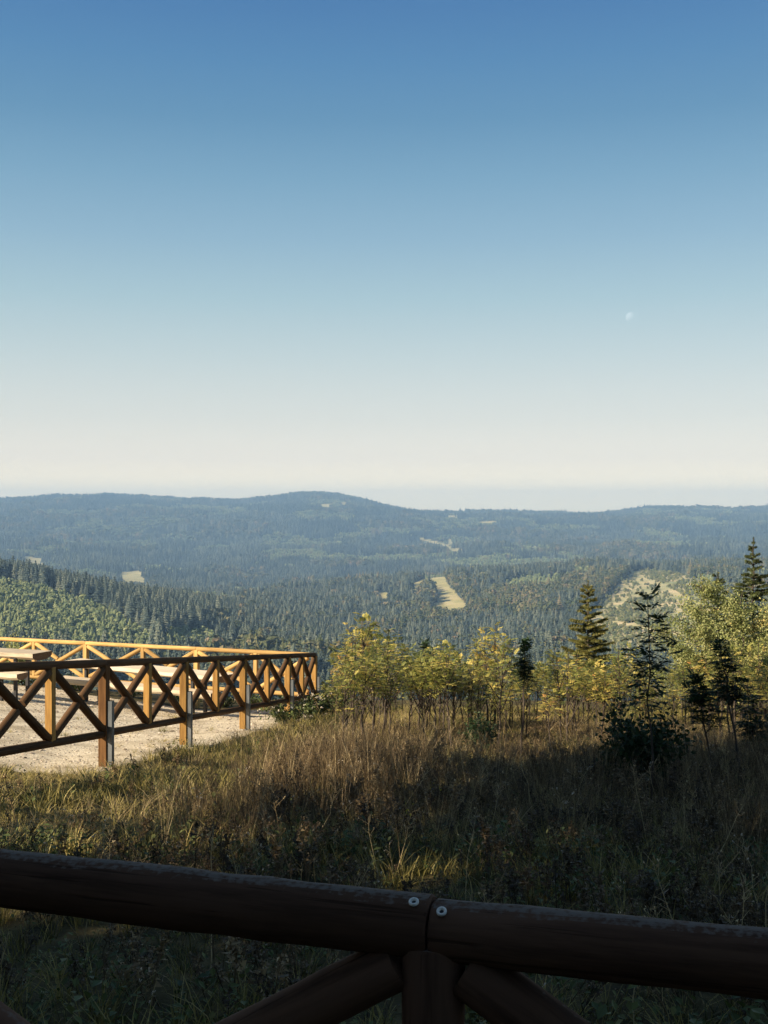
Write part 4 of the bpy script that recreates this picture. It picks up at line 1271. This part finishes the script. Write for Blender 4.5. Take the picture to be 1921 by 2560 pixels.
# tall dry grass
x, D, X = area_pts(6600, 6.8, 18.5)
edge = X - (-3.05 + .118 * D) + .45 * fbm(X / .9, D / .9, 61, 3)
front = D - (7.9 + 1.1 * fbm(X / 1.5, X * 0 + 3, 62, 3) + 1.2 * smooth(1.5, 3.2, X) * 0)
dens = smooth(0, .7, edge) * smooth(-.4, 1.2, front) * (.24 + .60 * smooth(-.25, .25, fbm(X / .9, D / .9, 63, 3)))
k = (g.random(len(x)) < dens) & (gravel_mask(X, D) < .3)
X, D = X[k], D[k]
sc_ = g.uniform(.65, 1.2, len(X)) * (.75 + .35 * smooth(9, 13, D)) * (1 + .25 * fbm(X / 2, D / 2, 64, 2))
def dead_forb(seed, h):
    r = random.Random(seed); mb = MB()
    for q in range(3):
        ln = Vector((r.uniform(-.18, .18), r.uniform(-.18, .18), 1)).normalized(); o_ = Vector((r.gauss(0, .06), r.gauss(0, .06), 0)); hh = h * r.uniform(.7, 1.1)
        mb.tube([o_ + ln * hh * t + Vector((r.gauss(0, .006), r.gauss(0, .006), 0)) for t in (0, .35, .7, 1)], [.0035, .003, .002, .001], 4, .12)
        for k in range(16):
            t = r.uniform(.25, 1); p = o_ + ln * hh * t; a = r.random() * 6.28; L = .13 * (1.2 - t) * r.uniform(.5, 1.2)
            q2 = p + Vector((math.cos(a), math.sin(a), r.uniform(.5, 1.6))).normalized() * L
            mb.tube([p, q2], [.0014, .0008], 3, .15, 0, False)
            for j in range(5):
                c = p.lerp(q2, r.uniform(.4, 1.05)); v = Vector((r.gauss(0, .012), r.gauss(0, .012), r.gauss(-.003, .012)))
                mb.add([c, c + v, c + Vector((v.y * .6, -v.x * .6, v.z))], [(0, 1, 2)], min(1, max(0, r.gauss(.25, .15))))
    return mb.mesh('dead stalks', M['dry_grass'])
TT = [tall_tuft(701, 26, .60, .5), tall_tuft(702, 22, .66, .65), tall_tuft(703, 30, .5, .3), tall_tuft(704, 20, .72, .6), dead_forb(705, .6), dead_forb(706, .5)]
scatter('tall_grass', TT, np.stack([X, D, height(X, D)], -1), rand_rot(len(X), .07, g), np.stack([sc_ * .9, sc_ * .9, sc_ * .8 * (1 - .30 * smooth(11, 13, D)) * (1 - .45 * smooth(13.5, 15, D))], -1), np.where(g.random(len(X)) < .30, g.integers(4, 6, len(X)), g.integers(0, 4, len(X))),
        'tall dry brown grass filling the slope below the saplings', 'grass')

# short grass, thick near the viewer, thinning onto the gravel
x, D, X = area_pts(15000, 3.4, 24)
gmk = gravel_mask(X, D)
cl = fbm(X / .8, D / .8, 71, 3)
dens = np.where(gmk > .5, .085 * smooth(.1, .45, cl) * 3 , .9)
dens = np.where((gmk <= .5) & (gmk > .1), .6, dens)
k = g.random(len(x)) < dens
X, D = X[k], D[k]
sc_ = g.uniform(.6, 1.35, len(X)) * (1 + .5 * fbm(X / 1.3, D / 1.3, 72, 2)) * np.where(gravel_mask(X, D) > .4, .55, 1)
SG = [short_tuft(711, 26, .12), short_tuft(712, 30, .15), short_tuft(713, 22, .09), short_tuft(714, 34, .13, 'short_grass', .0022), weed(715, 18, .10, .034), weed(716, 16, .16, .04), short_tuft(717, 34, .10, 'short_grass', .0024, .82, .8), short_tuft(718, 30, .13, 'short_grass', .0024, .75, .9), short_tuft(719, 24, .17, 'dry_grass', .0018, .6, .5)]
pk = np.where(g.random(len(X)) < .90 - .34 * (1 - smooth(7, 9.5, D)), g.integers(0, 4, len(X)), g.integers(4, 6, len(X)))
dry_ = smooth(-.15, .25, fbm(X / 1.1, D / 1.1, 73, 3) + .5 * smooth(7.5, 10, D) - .32)
pk = np.where(g.random(len(X)) < dry_ * .85, g.integers(6, 9, len(X)), pk)
scatter('short_grass', SG, np.stack([X, D, height(X, D)], -1), rand_rot(len(X), .12, g), np.stack([sc_] * 3, -1), pk,
        'short green and straw coloured grass with weeds on the near slope', 'grass')

# thin dry stalks
x, D, X = area_pts(1000, 4.2, 12)
k = (gravel_mask(X, D) < .2) & ((X > -1.1) | (D < 7.6) | (g.random(len(X)) < .15))
X, D = X[k], D[k]
ST_FORB = [dead_forb(731, .34), dead_forb(732, .26)]
ST = [stalk(721, .42), stalk(722, .55), stalk(723, .35), stalk(724, .5), stalk(725, .3, 1)]
sc_ = g.uniform(.5, 1.15, len(X))
pk = np.where(g.random(len(X)) < .96, g.integers(0, 4, len(X)), 4)
pk = np.where(g.random(len(X)) < .62, 5 + g.integers(0, 2, len(X)), pk)
scatter('dry_stalks', ST + ST_FORB, np.stack([X, D, height(X, D)], -1), rand_rot(len(X), .22, g), np.stack([sc_] * 3, -1), pk,
        'thin pale dry flower stalks scattered through the near grass', 'dry stalks')

# loose stones on the gravel
def pebble(seed):
    r = random.Random(seed); mb = MB(); n = 7
    vs = [(0, 0, .5)] + [(math.cos(6.283 * k / n) * r.uniform(.7, 1.1), math.sin(6.283 * k / n) * r.uniform(.7, 1.1), r.uniform(0, .25)) for k in range(n)] + [(math.cos(6.283 * k / n) * .6, math.sin(6.283 * k / n) * .6, -.3) for k in range(n)]
    mb.add(vs, [(0, 1 + k, 1 + (k + 1) % n) for k in range(n)] + [(1 + k, 1 + n + k, 1 + n + (k + 1) % n, 1 + (k + 1) % n) for k in range(n)], r.random())
    return mb.mesh('pebble', M['pebble'])
M['pebble'] = leaf_mat('pebble stone', [(0, (0.30, 0.25, 0.20)), (1, (0.62, 0.55, 0.47))], 0, .9, instance=True, amount=.4)
x, D, X = area_pts(14000, 8, 27, -200, 900)
k = gravel_mask(X, D) > .35
X, D = X[k], D[k]
sc_ = np.exp(g.normal(np.log(.012), .45, len(X)))
scatter('loose_gravel', [pebble(k) for k in range(4)], np.stack([X, D, height(X, D) + .002], -1), rand_rot(len(X), .3, g), np.stack([sc_, sc_, sc_ * .8], -1), g.integers(0, 4, len(X)),
        'loose pale gravel stones strewn over the terrace', 'gravel')

# ------------------------------------------------------------------ far houses and mast
m, nt, b = new_mat('white render'); b.inputs['Base Color'].default_value = (.75, .72, .66, 1); b.inputs['Roughness'].default_value = .8; M['render'] = m
m, nt, b = new_mat('grey roof'); b.inputs['Base Color'].default_value = (.22, .20, .19, 1); b.inputs['Roughness'].default_value = .7; M['roof'] = m
m, nt, b = new_mat('dark window'); b.inputs['Base Color'].default_value = (.03, .035, .04, 1); b.inputs['Roughness'].default_value = .2; M['pane'] = m
def house(x, D, L, w, h, rh, ang, lab, lift=0):
    p = gpt(x, D); p.z += lift
    root = empty('house', p); root.rotation_euler = (0, 0, ang); tag(root, lab, 'house', 'far houses in the valley')
    mb = MB(); mb.box((0, 0, h / 2 - 1), (L, w, h + 2))
    mb.add([(-L/2, -w/2, h), (-L/2, w/2, h), (-L/2, 0, h + rh)], [(0, 1, 2)]); mb.add([(L/2, -w/2, h), (L/2, w/2, h), (L/2, 0, h + rh)], [(0, 1, 2)])
    mb.build('wall', M['render'], root)
    rb = MB(); o_ = .6; t = .35
    for s in (-1, 1):
        a = [(-L/2 - o_, 0, h + rh + .02), (L/2 + o_, 0, h + rh + .02), (L/2 + o_, s * (w/2 + o_), h - .3), (-L/2 - o_, s * (w/2 + o_), h - .3)]
        rb.add(a + [(q[0], q[1], q[2] + t) for q in a], [(0, 1, 2, 3), (4, 5, 6, 7), (0, 1, 5, 4), (1, 2, 6, 5), (2, 3, 7, 6), (3, 0, 4, 7)])
    rb.build('roof', M['roof'], root)
    for k in range(3):
        wb = MB(); wb.box((0, 0, 0), (1.3, .12, 1.5)); q = wb.build('window', M['pane'], root); q.location = ((k - 1) * L / 3.4, -w / 2 - .03, h * .55)
    return root
house(64, 3350, 11, 9, 12, 4, .3, 'small white house above the far left meadow', 14)
house(165, 2850, 12, 9, 6, 4, -.2, 'white house in the valley trees left of the mast meadow', 6)
house(648, 2480, 24, 10, 5, 4, .1, 'long white house in the forest near the picture centre', 4)
p = gpt(388, 2750)
mb = MB(); mb.tube([(0, 0, -1), (0, 0, 17)], [.8, .6], 8)
mast = mb.build('mast', M['render']); mast.location = p; tag(mast, 'thin white mast beside the valley meadow', 'mast')

# ------------------------------------------------------------------ moon
m, nt, b = new_mat('daytime moon')
geo = nt.nodes.new('ShaderNodeNewGeometry'); dp = nt.nodes.new('ShaderNodeVectorMath'); dp.operation = 'DOT_PRODUCT'
nt.links.new(geo.outputs['Normal'], dp.inputs[0]); dp.inputs[1].default_value = tuple(SUN_V)
nz = noise(nt, 2.0, 3, mapping(nt, (1, 1, 1), 'Generated'))
lit = math_n(nt, 'MULTIPLY', math_n(nt, 'MAXIMUM', dp.outputs['Value'], 0.0), math_n(nt, 'ADD', nz.outputs[0], 0.2))
em = nt.nodes.new('ShaderNodeEmission'); em.inputs[0].default_value = (1, .95, .92, 1)
front = math_n(nt, 'SUBTRACT', 1.0, geo.outputs['Backfacing'])
nt.links.new(math_n(nt, 'MULTIPLY', math_n(nt, 'MULTIPLY', lit, front), .13), em.inputs[1])  # sunlight on the moon's lit side is put in as emission
tp = nt.nodes.new('ShaderNodeBsdfTransparent'); ad = nt.nodes.new('ShaderNodeAddShader')
nt.links.new(em.outputs[0], ad.inputs[0]); nt.links.new(tp.outputs[0], ad.inputs[1]); nt.links.new(ad.outputs[0], nt.nodes['Material Output'].inputs[0])
mb = MB(); n = 32
vs, fs = [], []
for i in range(17):
    th = math.pi * i / 16
    for k in range(n): vs.append((math.sin(th) * math.cos(6.2832 * k / n), math.sin(th) * math.sin(6.2832 * k / n), math.cos(th)))
for i in range(16):
    for k in range(n): fs.append((i * n + k, (i + 1) * n + k, (i + 1) * n + (k + 1) % n, i * n + (k + 1) % n))
mb.add(vs, fs, smooth=True)
moon = mb.build('moon', m)
DM = 30000
moon.location = ((1578 - CX) / F * DM, DM, (CY - 793) / F * DM); moon.scale = (DM * 13 / F,) * 3
tag(moon, 'faint pale moon in the blue sky at the upper right', 'moon')

# ------------------------------------------------------------------ haze
zmin = float(verts[:, 2].min()); zmax = float(verts[:, 2].max())
m = bpy.data.materials.new('valley haze'); m.use_nodes = True
nt = m.node_tree; nt.nodes.remove(nt.nodes['Principled BSDF'])
pv = nt.nodes.new('ShaderNodeVolumePrincipled')
pv.inputs['Color'].default_value = (0.38, 0.64, 1.0, 1)
pv.inputs['Density'].default_value = 0.000122
pv.inputs['Anisotropy'].default_value = 0.0
nt.links.new(pv.outputs[0], nt.nodes['Material Output'].inputs['Volume'])
mb = MB(); top = zmax + 45; bot = zmin - 1
mb.box((0, 4000, (top + bot) / 2), (9000, 9400, top - bot))
hz = mb.build('haze', m)
tag(hz, 'thin blue haze lying over the valley', 'haze', kind='stuff')
